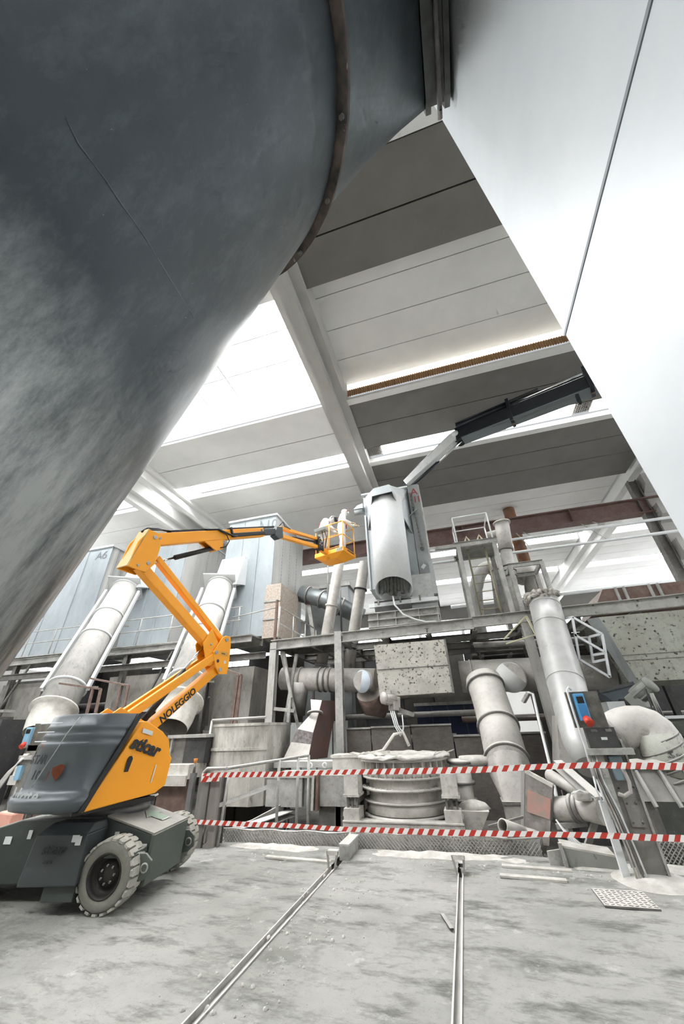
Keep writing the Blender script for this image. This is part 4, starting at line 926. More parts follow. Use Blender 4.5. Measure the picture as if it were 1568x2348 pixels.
# ================================================================== OVERHEAD BEAMS AND PIPES BEHIND THE PLATFORM
BROWN = mat('red_brown_beam', '7d625c', .75, .1, col2='8f7d78', scale=2, amount=.7, dust=.3)
CB = thing('crane_beam', 'long red-brown steel crane beam crossing behind the A11 unit', 'beam', (1.5, 17.0, 9.2))
q0, q1 = P(690, 1286, Y=17.0), P(1528, 1160, Y=17.0); q1.z = q0.z = (q0.z+q1.z)/2+.15
MB().ibeam(q0, (q1.x, 17.0, q1.z), .45, .75, .05).build('girder', BROWN, CB)
MB().bar(q0+V((0, 0, .42)), (q1.x, 17.0, q1.z+.42), .10, .08).build('rail', STEELD, CB)
for t in (.12, .5, .78): MB().box((q0.x+(q1.x-q0.x)*t-.02, 16.79, q0.z-.34), (q0.x+(q1.x-q0.x)*t+.02, 16.98, q0.z+.34)).build('stiffener', BROWN, CB)
RP = thing('rusty_flue', 'rusty brown flue pipe rising through a hole in the far roof', 'pipe', P(1205, 1300, Y=19.5))
MB().tube(P(1158, 1145, Y=19.5), P(1208, 1305, Y=19.5), .30, n=20).build('flue', mat('rust_orange', '8a5a3d', .85, col2='a98f7c', scale=3, amount=.8), RP)
MB().lathe(P(1158, 1152, Y=19.5), (0, 0, 1), [(.3, -.02), (.5, -.02), (.5, .03), (.3, .03)], 20).build('roof_collar', STEELD, RP)
for k, (va, vb, Y, lab) in enumerate(((1256, 1205, 15.8, 'upper of the two pale pipe rails crossing below the crane beam'), (1285, 1222, 15.2, 'lower of the two pale pipe rails crossing below the crane beam'))):
    a = P(985, va+8, Y=Y); b = P(1560, vb-10+k*14, Y=Y); b.z = a.z
    T = thing('pipe_rail', lab, 'rail', a, 'pipe rails below the crane beam')
    MB().tube(a, b, .06, n=12).build('tube', WHITE, T); MB().tube(a+V((0, .3, .12)), b+V((0, .3, .12)), .03, n=8).build('conduit', STEELD if k == 0 else STEEL, T)
    for t in (.15, .45, .75): MB().bar(lerp(a, b, t), lerp(a, b, t)+V((0, 17-lerp(a, b, t).y, q0.z-.38-lerp(a, b, t).z)), .03).build('hanger', STEEL, T)
# grey duct with elbows behind the two stacks
T = thing('elbow_duct', 'dull grey elbowed duct behind the thin pale stacks', 'duct', P(760, 1400, Y=14.5))
flanged(T, [P(690, 1362, Y=14.5), P(735, 1372, Y=14.5), P(775, 1388, Y=14.5), P(830, 1415, Y=15.0)], .36, GALV, (.4, 1.1, 2.1))
MB().bar(P(706, 1365, Y=14.6), P(722, 1480, Y=14.6), .16).build('support', STEEL, T)
T = thing('duct_plenum', 'dark grey rectangular plenum behind the elbowed duct', 'housing', P(760, 1450, Y=15.5))
x0, x1, z0, z1 = span(700, 800, 1345, 1475, 15.5); MB().box((x0, 15.5, -.35), (x1, 17, z1)).build('body', ZD, T); pbox(698, 802, 1340, 1348, 15.45, 1.6).build('rim', STEEL, T)
# the two thin stacks
for lab, a, b, fl, Y in (('thin pale stack left of the two, next to the A10 silo', (779, 1283), (734, 1540), (.45, .95), 12.6), ('thin pale stack with a black clamp, next to the A11 unit', (836, 1290), (797, 1545), (.27, .8), 12.4)):
    T = thing('thin_stack', lab, 'pipe', P(*b, Y=Y), 'thin pale stacks')
    flanged(T, [P(*a, Y=Y), P(*b, Y=Y)], .20, PIPEW, fl, fm=BLACK if 'clamp' in lab else PIPEW, fr=1.22, n=20)
for lab, a, b in (('dark slender rod between the stacks and the silo', (752, 1295), (750, 1340)), ('dark slender rod just right of the left stack', (779, 1330), (781, 1375))):
    tag(MB().tube(P(*a, Y=13.5), V((P(*b, Y=13.5).x, 13.5, ZP+.05)), .035, n=8).build('slender_rod', DARK), lab, 'rod', 'slender rods by the stacks')
# ================================================================== LADDER STAND AND FRAME ON THE PLATFORM (right)
YT = 11.6
LS = thing('ladder_stand', 'grey steel service stand with ladder and guard rail on the platform', 'stand', P(1110, 1425, Y=YT))
tl, tr = P(1053, 1250, Y=YT), P(1137, 1240, Y=YT); bl_, br_ = P(1083, 1425, Y=YT), P(1172, 1415, Y=YT)
zt2 = tl.z; zb2 = ZP+.15; xa, xb = (tl.x+bl_.x)/2, (tr.x+br_.x)/2
for x in (xa, xb):
    for y in (YT, YT+1.1): MB().ibeam((x, y, zb2), (x, y, zt2), .13, .13, .014, up=(0, 1, 0)).build('post', STEEL, LS)
MB().box((xa-.08, YT-.07, zt2-.1), (xb+.08, YT+1.2, zt2-.06)).build('top_plate', STEEL, LS)
for y in (YT-.05, YT+1.15): MB().channel((xa-.15, y, zt2), (xb+.12, y, zt2), .06, .16, .01).build('top_beam', STEEL, LS)
MB().bar((xa-.75, YT-.1, zt2-.05), (xa, YT, zt2-.03), .1).build('outrigger', STEEL, LS)
rods(LS, 'guard_post', WHITE, [((x, y, zt2), (x, y, zt2+1.05)) for x in (xa, xb) for y in (YT, YT+1.1)], .025)
rods(LS, 'guard_rail', WHITE, [((xa, y, zt2+1.05), (xb, y, zt2+1.05)) for y in (YT, YT+1.1)]+[((x, YT, zt2+1.05), (x, YT+1.1, zt2+1.05)) for x in (xa, xb)]+[((xa, YT+1.1, zt2+.5), (xb, YT+1.1, zt2+.5))], .022)
OLIVE = mat('olive_ladder', '9a957a', .7, col2='b3af9c', scale=6, amount=.6)
lx0, lx1 = xa+.28, xb-.28
rods(LS, 'ladder_rail', OLIVE, [((x, YT+.25, zb2), (x, YT+.25, zt2-.1)) for x in (lx0, lx1)], .03)
rods(LS, 'rung', OLIVE, [((lx0, YT+.25, zb2+.28*k+.2), (lx1, YT+.25, zb2+.28*k+.2)) for k in range(int((zt2-zb2-.3)/.28))], .016)
for k, x in enumerate((xa+.35, xb-.35)): MB().path([(x-.08, YT+.5, zt2), (x-.05, YT+.5, zt2+.35), (x+.02, YT+.5, zt2+.5), (x+.08, YT+.5, zt2+.35), (x+.09, YT+.5, zt2)], .03, 8).build('strap_loop', mat('cream_strap', 'd2c9ae', .8), LS)
FR = thing('open_frame', 'open grey steel frame standing on the platform right of the ladder stand', 'frame', P(1220, 1420, Y=YT))
f0, f1 = P(1168, 1300, Y=YT), P(1243, 1290, Y=YT+.1); zf = f0.z
fx0, fx1 = P(1185, 1360, Y=YT).x, P(1262, 1360, Y=YT).x
for x in (fx0, fx1):
    for y in (YT-.1, YT+.9): MB().ibeam((x, y, zb2-.1), (x, y, zf), .12, .12, .012, up=(0, 1, 0)).build('post', STEEL, FR)
for y in (YT-.1, YT+.9): MB().channel((fx0-.05, y, zf), (fx1+.05, y, zf), .06, .14, .01).build('top_beam', STEEL, FR)
for x in (fx0, fx1): MB().channel((x, YT-.1, zf), (x, YT+.9, zf), .06, .14, .01).build('top_beam', STEEL, FR)
# pipe with an open top, arch pipe behind the ladder, pipe stub with elbow
T = thing('vent_pipe', 'upright grey vent pipe with an open flared mouth beside the ladder stand', 'pipe', P(1185, 1420, Y=12.3))
MB().pipe(P(1150, 1200, Y=12.3), P(1160, 1262, Y=12.3), .24, .015, 24).build('mouth', PIPEW, T); MB().tube(P(1160, 1262, Y=12.3), P(1186, 1420, Y=12.3), .19, .18, 20).build('stem', STEEL, T)
MB().lathe(P(1150, 1200, Y=12.3), (0, 0, 1), [(.23, -.02), (.29, -.02), (.29, .03), (.23, .03)], 24).build('flare', PIPEW, T); MB().tube(P(1150, 1218, Y=12.3), P(1118, 1226, Y=12.5), .10, n=14).build('branch', PIPEW, T)
for z in (.25, .32, .4): MB().lathe(lerp(P(1160, 1262, Y=12.3), P(1186, 1420, Y=12.3), z), (0, 0, 1), [(.18, -.02), (.22, -.02), (.22, .02), (.18, .02)], 20).build('clamp', STEELD, T)
T = thing('arch_pipe', 'pale arched pipe bending over behind the olive ladder', 'pipe', P(1100, 1430, Y=14))
flanged(T, [V((P(1094, 1420, Y=14).x, 14, ZP+.02)), P(1094, 1420, Y=14), P(1090, 1350, Y=14)]+bend(P(1092, 1345, Y=14), P(1098, 1302, Y=14), P(1122, 1300, Y=14))+bend(P(1124, 1300, Y=14), P(1136, 1300, Y=14), P(1142, 1330, Y=14))+[P(1155, 1425, Y=14)], .24, DUSTW, (13.5,), n=18)
T = thing('hood_elbow', 'dusty grey cowl elbow behind the open frame', 'pipe', P(1225, 1400, Y=13))
flanged(T, [P(1183, 1330, Y=13)]+bend(P(1190, 1318, Y=13), P(1205, 1300, Y=13), P(1222, 1328, Y=13))+[P(1235, 1420, Y=13), V((P(1235, 1420, Y=13).x, 13, ZP))], .30, PIPEW, (), n=20)
# far side wall bits: grey lintel pipe
tag(MB().tube((.5, 30, 9.6), (22, 30, 9.9), .14, n=12).build('roof_pipe', WHITE), 'long pale pipe running under the far right skylights', 'pipe')
# ================================================================== SPECKLED CASINGS
T = thing('speckled_casing', 'speckled beige hopper casing hanging below the A11 unit', 'casing', P(945, 1595, Y=10.9))
x0, x1, z0, z1 = span(861, 1030, 1472, 1594, 10.85)
MB().hexa([(x0+.06, 10.85, z0), (x1, 10.85, z0+.02), (x1, 12.4, z0+.02), (x0+.06, 12.4, z0), (x0, 10.85, z1), (x1+.02, 10.85, z1), (x1+.02, 12.4, z1), (x0, 12.4, z1)]).build('body', SPECK, T)
MB().box((x0+.05, 10.83, (z0+z1)/2+.0), (x1, 10.85, (z0+z1)/2+.015)).build('fold_line', STEELD, T)
MB().box((x1-.02, 10.82, z0), (x1+.03, 10.9, z1)).build('edge_angle', STEELD, T)
SPECK2 = mat('speckled_green_casing', 'a3a69c', .8, col2='96938a', scale=1.5, amount=.8, spots=.585, spotcol='33362f', spot_scale=10, dust=.4)
T = thing('speckled_casing', 'large speckled grey-green casing at the right edge under the spattered beam', 'casing', P(1480, 1560, Y=10.6))
x0, x1, z0, z1 = span(1398, 1640, 1402, 1560, 10.6)
MB().hexa([(x0+.28, 10.6, z0), (x1, 10.6, z0), (x1, 12.6, z0), (x0+.28, 12.6, z0), (x0, 10.6, z1), (x1, 10.6, z1), (x1, 12.6, z1), (x0, 12.6, z1)]).build('body', SPECK2, T)
for k in (.38, .30): MB().box((x0+.17, 10.585, z0+(z1-z0)*k), (x1, 10.6, z0+(z1-z0)*k+.012)).build('fold_line', STEELD, T)
MB().slab([(x0-.25, 10.7, z1), (x0, 10.6, z1), (x0+.30, 10.6, z0-.05), (x0+.15, 10.7, z0-.05)], .02).build('side_flange', ZD, T)
# brownish duct box on top of the platform at right
T = thing('top_plenum', 'brownish ribbed box duct lying on the platform at the right edge', 'duct', P(1470, 1385, Y=12))
x0, x1, z0, z1 = span(1345, 1600, 1350, 1400, 12.0)
MB().hexa([(x0, 12.0, z0), (x1, 12.0, z0), (x1, 13.5, z0), (x0, 13.5, z0), (x0+.5, 12.0, z1+.1), (x1, 12.0, z1+.1), (x1, 13.5, z1+.1), (x0+.5, 13.5, z1+.1)]).build('body', RUST, T)
for t in (.30, .38, .62, .70): MB().box((x0+(x1-x0)*t, 11.92, z0), (x0+(x1-x0)*t+.05, 12.0, z1+.1)).build('rib', STEEL, T)
# ================================================================== MANIFOLDS
MF = thing('manifold_pipe', 'dusty horizontal manifold pipe left of the speckled hopper with clamp rings', 'pipe', P(750, 1560, Y=11.6))
flanged(MF, [P(648, 1556, Y=11.6), P(745, 1558, Y=11.6), P(862, 1560, Y=11.6)], .33, PIPEW, (.45, .9, 1.02, 1.12), fm=STEELD, fr=1.08)
MB().tube(P(690, 1556, Y=11.5)-V((0, 0, .1)), P(684, 1640, Y=11.6), .26, .2, 20).build('branch', STEELD, MF)
bdx = P(831, 1562, Y=10.95)
MB().tube(P(838, 1560, Y=11.5), bdx, .27, n=24).build('stub', PIPEW, MF); MB().lathe(bdx, V((-.45, -.9, 0)), [(.001, .02), (.30, .02), (.30, 0), (.001, 0)], 32).build('blank_disc', mat('pale_blue_plate', 'b9c2cb', .6), MF)
MB().path([P(845, 1590, Y=11.4), P(850, 1612, Y=11.6), P(880, 1615, Y=11.8)], .35, 18).build('under_duct', RUST, MF)
MR = thing('manifold_pipe', 'dusty horizontal manifold pipe behind the slanting steel column at right', 'pipe', P(1220, 1550, Y=11.8))
flanged(MR, [P(1055, 1552, Y=11.8), P(1240, 1545, Y=11.8), P(1400, 1540, Y=11.8)], .42, PIPEW, (.15, 1.1), fm=PIPEW, fr=1.06)
bdx = P(1171, 1553, Y=11.1); MB().tube(P(1178, 1550, Y=11.7), bdx+V((0, .03, 0)), .36, n=28).build('stub', PIPEW, MR); MB().lathe(bdx, (0, -1, .1), [(.001, .02), (.37, .02), (.37, 0), (.001, 0)], 36).build('blank_disc', mat('pale_grey_plate', 'c9cac8', .7, spots=.7, spotcol='8a8a88', spot_scale=12), MR)
# big downpipe with flange rings
T = thing('downpipe', 'fat dusty downpipe with dark flange rings right of the round furnace', 'pipe', P(1195, 1900, Y=8.9))
dp = [P(1108, 1560, Y=11.0), P(1122, 1600, Y=10.7), P(1146, 1680, Y=10.0), P(1166, 1760, Y=9.3)]
flanged(T, dp, [.44, .42, .42, .41], PIPEW, (.35, 1.85, 2.85), fm=STEELD, fr=1.1, ft=.06, n=32)
e = dp[-1]; c2 = P(1182, 1838, Y=9.0)
ra_ = MB().ring(e, dp[-1]-dp[-2], .41, 32, ref=(0, 1, 0)); sqr = []
for p in ra_:
    d = p-e; k = max(abs(d.x), abs(d.y), 1e-4); sqr.append(c2+V((d.x/k*.22, d.y/k*.22, 0)))
MB().loft([ra_, sqr], caps=False).build('taper', PIPEW, T)
MB().box((c2.x-.22, c2.y-.22, -.35), (c2.x+.24, c2.y+.22, c2.z)).build('square_foot', PIPEW, T); MB().box((c2.x-.25, c2.y-.25, c2.z-.02), (c2.x+.26, c2.y+.25, c2.z+.03)).build('foot_flange', STEELD, T)
# bright new slanting steel duct, torn at the top
BRIGHT = mat('bright_steel_duct', 'c0c1c0', .42, .3, col2='a0a09e', scale=2, amount=.8, spots=.72, spotcol='6d6a66', spot_scale=10)
T = thing('torn_duct', 'bright slanting steel duct with a torn crusted top at right', 'duct', P(1335, 1720, Y=8.6))
td = [P(1246, 1378, Y=10.7), P(1262, 1440, Y=10.3), P(1298, 1570, Y=9.3), P(1335, 1705, Y=8.4), P(1352, 1760, Y=8.05)]
flanged(T, td, [.37, .37, .36, .31, .2], BRIGHT, (.25, .95, 1.98), fm=BRIGHT, fr=1.03, ft=.03, n=32)
torn = MB()
for k in range(40):
    a = math.radians(40+k*8.0); c = td[0]+V((math.cos(a)*.37-.05*rnd.random(), math.sin(a)*.34, .02+.16*rnd.random())); torn.lathe(c, (rnd.random()-.5, rnd.random()-.5, 1), [(.001, -.07), (.07+.06*rnd.random(), -.03), (.08, .04), (.001, .10)], 6)
torn.build('torn_crust', mat('dark_crust', '77726c', .95, col2='c9c5be', scale=10, amount=1., bump=.6, bscale=20), T)
T = thing('bent_brackets', 'pale yellow bent angle irons beside the torn duct', 'bracket', P(1230, 1450, Y=10.6))
bars(T, 'angle_iron', mat('pale_yellow_iron', 'c3c1a4', .7), [(P(1205, 1413, Y=10.7), P(1155, 1466, Y=10.5)), (P(1206, 1412, Y=10.7), P(1258, 1510, Y=10.3)), (P(1160, 1476, Y=10.5), P(1228, 1455, Y=10.5)), (P(1222, 1412, Y=10.8), P(1245, 1460, Y=10.6))], .055, .03)
T = thing('cage_frame', 'white-grey welded cage frame right of the torn duct', 'frame', P(1400, 1550, Y=10.0))
cg = [(1312, 1415), (1380, 1454), (1398, 1553), (1328, 1512)]
bars(T, 'bar', WHITE, [(P(*cg[i], Y=10.1), P(*cg[(i+1) % 4], Y=10.1)) for i in range(4)]+[(P(1316, 1455, Y=10.1), P(1386, 1495, Y=10.1)), (P(1350, 1460, Y=10.3), P(1360, 1520, Y=10.3)), (P(1352, 1460, Y=10.3), P(1378, 1454, Y=10.1)), (P(1358, 1502, Y=10.2), P(1388, 1498, Y=10.1)), (P(1360, 1518, Y=10.2), P(1390, 1512, Y=10.1)), (P(1285, 1420, Y=10.6), P(1312, 1415, Y=10.1))], .05, .05)
# front steel column in the right half (in front of the manifold)
# ================================================================== LOW BACK: panels, blue door, dark machinery
PANEL = mat('brown_grey_panel', '77726d', .85, col2='605c58', scale=5, amount=.8, dust=.7, stretch=(1, 1, 2))
T = thing('panel_wall', 'row of brown-grey sheet panels with dusty top edge behind the round furnace', 'panel', P(960, 1735, Y=11.2))
for a, b, vt in ((795, 852, 1672), (853, 945, 1668), (947, 1042, 1664), (1045, 1140, 1688), (1180, 1262, 1682)):
    x0, x1, z0, z1 = span(a, b, vt, 1760, 11.3); MB().box((x0+.01, 11.3, -.35), (x1-.01, 11.36, z1)).build('panel', PANEL, T); MB().box((x0, 11.26, z1), (x1, 11.42, z1+.04)).build('cap', STEEL, T)
T = thing('blue_door', 'dark blue sheet door glimpsed behind the furnace line', 'door', P(1030, 1690, Y=15.5))
x0, x1, z0, z1 = span(958, 1112, 1616, 1720, 15.5); n = 4
for k in range(n): MB().box((x0+(x1-x0)*k/n+.01, 15.5, -.35), (x0+(x1-x0)*(k+1)/n-.01, 15.56, z1)).build('leaf', mat('navy_sheet', '202c44', .5, col2='2a3853', scale=2, amount=.6), T)
MB().box((x0-.05, 15.45, z1), (x1+.05, 15.6, z1+.1)).build('head_rail', STEEL, T)
# motor with hanging cables
def motor(lab, c, d, r, l, m_, cat='motor'):
    T = thing('gear_motor', lab, cat, c-V((0, 0, .6))); c = V(c); d = V(d).normalized(); a, b = perp(d)
    MB().tube(c, c+d*l, r, n=20).build('housing', m_, T); MB().lathe(c-d*.06, d, [(.001, 0), (r*1.05, 0), (r*1.05, .05), (r*.9, .07)], 20).build('fan_cover', m_, T)
    for k in range(8):
        t = 2*math.pi*k/8; q = c+(a*math.cos(t)+b*math.sin(t))*r; MB().bar(q, q+d*l, .012, .03).build('fin', m_, T)
    MB().box(tuple(c+d*l*.5+V((-.06, -.06, r*.8))), tuple(c+d*l*.5+V((.06, .06, r+.06)))).build('terminal_box', m_, T)
    g = c+d*l; MB().obox(g+V((0, 0, -.1)), d, a, b, .22, r*1.8, r*2.4).build('gearbox', m_, T, .02); MB().tube(g-V((0, 0, .2)), g-V((0, 0, .7)), .06, n=12).build('shaft', DARK, T)
    return T
T = motor('dusty gear motor below the speckled beige hopper', P(882, 1601, Y=10.6), (.7, .7, -.1), .14, .3, PIPEW)
for k in range(3): MB().path([P(895+4*k, 1630, Y=10.6), P(905+4*k, 1665, Y=10.5), P(918+3*k, 1688-4*k, Y=10.5), P(925, 1668, Y=10.5), P(922, 1640, Y=10.6)], .016, 6).build('cable', WHITE, T)
MB().bar(P(895, 1620, Y=10.8), P(950, 1640, Y=10.8), .1).build('bracket', STEELD, T)
T = motor('grey gear motor with cooling grille at the right edge', P(1488, 1572, Y=9.0), (-.5, .5, -.4), .14, .34, mat('grey_green_motor', '7d807b', .6))
for k in range(3): MB().path([P(1490+3*k, 1590, Y=8.9), P(1510+5*k, 1640, Y=8.8), P(1530, 1670-5*k, Y=8.8), P(1515, 1650, Y=8.9)], .014, 6).build('cable', DARK, T)
MB().path([P(1480, 1580, Y=8.9), P(1500, 1640, Y=8.7), P(1568, 1690, Y=8.6)], .014, 6).build('cable', BLACK, T)
# chute left of the centre column, with a rust-red flank
T = thing('flared_chute', 'grey flared chute with a dark band left of the centre column', 'chute', P(700, 1745, Y=10.7))
cs = [((712, 1604), (738, 1606)), ((714, 1636), (730, 1638)), ((682, 1672), (718, 1680)), ((650, 1740), (706, 1742))]
for k in range(3):
    (a, b), (c, d) = cs[k], cs[k+1]; Ya, Yb = 10.9-.25*k, 10.9-.25*(k+1)
    if k == 2:
        m1, m2 = lerp(P(*a, Y=Ya), P(*c, Y=Yb), .45), lerp(P(*b, Y=Ya), P(*d, Y=Yb), .45)
        MB().slab([P(*a, Y=Ya), P(*b, Y=Ya), m2, m1], .02).build('dark_band', mat('purple_grey_band', '5b5355', .8, col2='8d8988', scale=14, amount=.8), T)
        MB().slab([m1, m2, P(*d, Y=Yb), P(*c, Y=Yb)], .02).build('front_plate', PIPEW, T)
    else: MB().slab([P(*a, Y=Ya), P(*b, Y=Ya), P(*d, Y=Yb), P(*c, Y=Yb)], .02).build('front_plate', PIPEW, T)
    q = P(*b, Y=Ya); q2 = P(*d, Y=Yb); MB().slab([q, q+V((.3, .6, 0)), q2+V((.3, .6, 0)), q2], .02).build('flank', mat('rust_red_flank', '5c413b', .85, col2='4a4441', scale=4, amount=.8), T)
MB().lathe(P(722, 1636, Y=10.7), (.1, -.3, -1), [(.16, -.02), (.22, -.02), (.22, .03), (.16, .03)], 20).build('ring_flange', STEELD, T)
# corrugated white cladding seen between the columns
T = thing('cladding', 'white corrugated cladding strip seen behind the centre column', 'cladding', P(755, 1740, Y=14))
x0, x1, z0, z1 = span(640, 800, 1655, 1750, 14)
for k in range(9): MB().box((x0+(x1-x0)*k/9, 14+(.05 if k % 2 else 0), -.35), (x0+(x1-x0)*(k+.9)/9, 14.06+(.05 if k % 2 else 0), z1)).build('rib', mat('white_cladding', 'd3d9d6', .6), T)
# grimy round bin on the left with a rail
T = thing('stained_bin', 'large stained white steel bin beside the leaning steel post', 'bin', P(545, 1790, Y=9.4))
BIN = mat('stained_bin_sheet', 'cfcdc6', .75, col2='8b8880', scale=2.6, amount=.9, dust=.4, stretch=(1, 1, .4), spots=.68, spotcol='6d685f', spot_scale=6)
x0, x1, z0, z1 = span(476, 607, 1660, 1775, 9.4)
MB().loft([[V((x, y, z)) for x, y in ((x0, 9.5), (x0+.3, 9.35), (x1-.3, 9.35), (x1, 9.5), (x1, 10.9), (x0, 10.9))] for z in (z0-.6, (z0+z1)/2-.02, z1)], smooth=False).build('shell', BIN, T)
for z in ((z0+z1)/2-.05, z1-.05): MB().loft([[V((x, y, zz)) for x, y in ((x0-.02, 9.48), (x0+.29, 9.32), (x1-.29, 9.32), (x1+.02, 9.48), (x1+.02, 10.9), (x0-.02, 10.9))] for zz in (z, z+.06)], smooth=False).build('hoop', BIN, T)
rods(T, 'edge_tube', STEEL, [((x0-.05, 9.4, z0-.8), (x0+.02, 9.4, z1+.1)), ((x0+.02, 9.4, z1+.1), (x1, 9.35, z1+.12))], .03)
# rusty goalpost frames
for lab, pts, Y in (('rusty goalpost frame right of the knuckle, above the stained bin', ((517, 1536), (553, 1548), (528, 1660), (540, 1655)), 9.6), ('rusty goalpost frame in front of the left slanting duct', ((137, 1567), (231, 1580), (197, 1660), (222, 1650)), 9.2), ('rusty goalpost frame between the two slanting ducts', ((205, 1555), (295, 1572), (255, 1665), (283, 1650)), 9.9)):
    T = thing('rusty_goalpost', lab, 'frame', P(*pts[2], Y=Y), 'rusty goalpost frames')
    a, b, c, d = [P(*p, Y=Y) for p in pts]
    bars(T, 'bar', RUST, [(a, b), (lerp(a, b, .82), V((c.x, c.y, c.z-1.2))), (b, V((d.x, d.y, d.z-1.2)))], .07, .05)

# ================================================================== DARK MACHINERY UNDER THE PLATFORM
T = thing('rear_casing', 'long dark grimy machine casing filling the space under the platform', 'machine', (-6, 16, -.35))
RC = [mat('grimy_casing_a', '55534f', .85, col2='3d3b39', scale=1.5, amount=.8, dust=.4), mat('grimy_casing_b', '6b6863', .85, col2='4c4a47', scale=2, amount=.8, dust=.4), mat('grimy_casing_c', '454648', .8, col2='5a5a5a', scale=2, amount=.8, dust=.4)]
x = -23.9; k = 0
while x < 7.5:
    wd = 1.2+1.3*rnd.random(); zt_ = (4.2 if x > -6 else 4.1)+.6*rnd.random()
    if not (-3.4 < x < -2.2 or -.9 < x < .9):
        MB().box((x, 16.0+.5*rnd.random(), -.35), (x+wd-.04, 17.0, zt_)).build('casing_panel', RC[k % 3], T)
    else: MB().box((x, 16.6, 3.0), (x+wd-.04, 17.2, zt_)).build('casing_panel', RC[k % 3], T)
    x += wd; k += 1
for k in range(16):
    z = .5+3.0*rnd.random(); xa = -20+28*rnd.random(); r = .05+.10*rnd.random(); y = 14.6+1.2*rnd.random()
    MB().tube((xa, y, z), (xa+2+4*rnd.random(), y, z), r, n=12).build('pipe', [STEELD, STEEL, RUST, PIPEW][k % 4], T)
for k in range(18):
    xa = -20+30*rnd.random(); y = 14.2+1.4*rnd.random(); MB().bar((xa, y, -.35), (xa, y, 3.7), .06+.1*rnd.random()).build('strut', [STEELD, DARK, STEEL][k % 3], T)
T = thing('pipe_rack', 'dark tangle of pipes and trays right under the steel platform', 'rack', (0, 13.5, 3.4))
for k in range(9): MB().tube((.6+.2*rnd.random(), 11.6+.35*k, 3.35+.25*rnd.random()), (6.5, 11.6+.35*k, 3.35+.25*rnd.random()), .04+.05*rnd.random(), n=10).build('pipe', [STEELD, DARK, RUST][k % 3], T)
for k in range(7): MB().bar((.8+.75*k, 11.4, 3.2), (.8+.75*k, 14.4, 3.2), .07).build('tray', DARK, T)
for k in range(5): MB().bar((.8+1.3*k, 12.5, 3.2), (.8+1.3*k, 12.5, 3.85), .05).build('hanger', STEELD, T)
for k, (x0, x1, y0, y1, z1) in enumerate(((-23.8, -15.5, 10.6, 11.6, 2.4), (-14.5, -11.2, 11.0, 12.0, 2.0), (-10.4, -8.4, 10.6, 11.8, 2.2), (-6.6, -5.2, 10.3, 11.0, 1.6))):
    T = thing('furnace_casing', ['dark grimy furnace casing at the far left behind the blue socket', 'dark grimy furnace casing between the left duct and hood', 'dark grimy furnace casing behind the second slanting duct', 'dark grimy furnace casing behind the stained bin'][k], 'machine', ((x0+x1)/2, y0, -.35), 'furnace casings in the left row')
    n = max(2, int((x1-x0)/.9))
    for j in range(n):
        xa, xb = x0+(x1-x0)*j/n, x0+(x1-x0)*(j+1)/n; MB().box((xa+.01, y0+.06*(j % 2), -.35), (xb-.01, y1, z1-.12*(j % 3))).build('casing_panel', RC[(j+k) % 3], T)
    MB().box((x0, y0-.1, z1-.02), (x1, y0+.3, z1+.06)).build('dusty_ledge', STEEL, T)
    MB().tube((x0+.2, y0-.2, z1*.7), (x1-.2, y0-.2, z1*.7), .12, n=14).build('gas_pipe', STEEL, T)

# ================================================================== ROUND FURNACE
CRUST = mat('white_crust', 'd4d2cc', .95, col2='aeaba4', scale=6, amount=.8, grime=.2, bump=.7, bscale=14)
POT = mat('dusty_pot', 'd6d3cd', .85, col2='aaa7a1', scale=3, amount=.8, dust=.9, dustcol='e2e0da')
pc = V((-1.40, 9.35, 0)); pr = .80
FU = thing('round_furnace', 'round banded furnace crusted with white dust behind the barrier tape', 'furnace', (pc.x, pc.y, -.35))
MB().lathe(pc, (0, 0, 1), [(pr-.04, -.1), (pr-.04, 1.0)], 64).build('shell', POT, FU)
for z, h, e in ((.06, .05, .07), (.13, .16, .02), (.30, .03, .06), (.50, .035, .10), (.68, .03, .08), (.70, .14, .015), (.97, .05, .12)):
    MB().lathe(pc+V((0, 0, z)), (0, 0, 1), [(pr-.05, 0), (pr+e, 0), (pr+e, h), (pr-.05, h)], 64).build('band', POT, FU)
for k in range(14):
    a = math.radians(190+k*12.5); d = V((math.cos(a), math.sin(a), 0)); q = pc+d*(pr+.02)
    MB().obox(q+V((0, 0, .85)), d, V((-d.y, d.x, 0)), (0, 0, 1), .10, .02, .26).build('gusset', POT, FU)
for z in (.53, .70):
    for k in range(22):
        a = math.radians(185+k*8.4); q = pc+V((math.cos(a), math.sin(a), 0))*(pr+.06)+V((0, 0, z)); MB().tube(q-V((0, 0, .02)), q+V((0, 0, .025)), .013, n=6).build('bolt', POT, FU)
rings = []; n = 48
for r, h in ((pr+.16, 1.0), (pr+.14, 1.045), (pr-.1, 1.05), (pr-.4, 1.02), (.05, 1.0)):
    rings.append([pc+V((math.cos(2*math.pi*i/n)*(r+.05*rnd.random()), math.sin(2*math.pi*i/n)*(r+.05*rnd.random()), h+.045*rnd.random())) for i in range(n)])
MB().loft(rings, caps=True).build('crust_top', CRUST, FU)
for k in range(9):
    a = math.radians(rnd.uniform(170, 370)); q = pc+V((math.cos(a), math.sin(a), 0))*(pr*(.7+.5*rnd.random()))+V((0, 0, 1.05)); b = rnd.uniform(0, 6.3)
    MB().slab([q, q+V((.28*math.cos(b), .28*math.sin(b), .05)), q+V((.28*math.cos(b)+.06, .28*math.sin(b)+.1, .07)), q+V((.05, .1, .02))], .015).build('crust_flake', CRUST, FU)
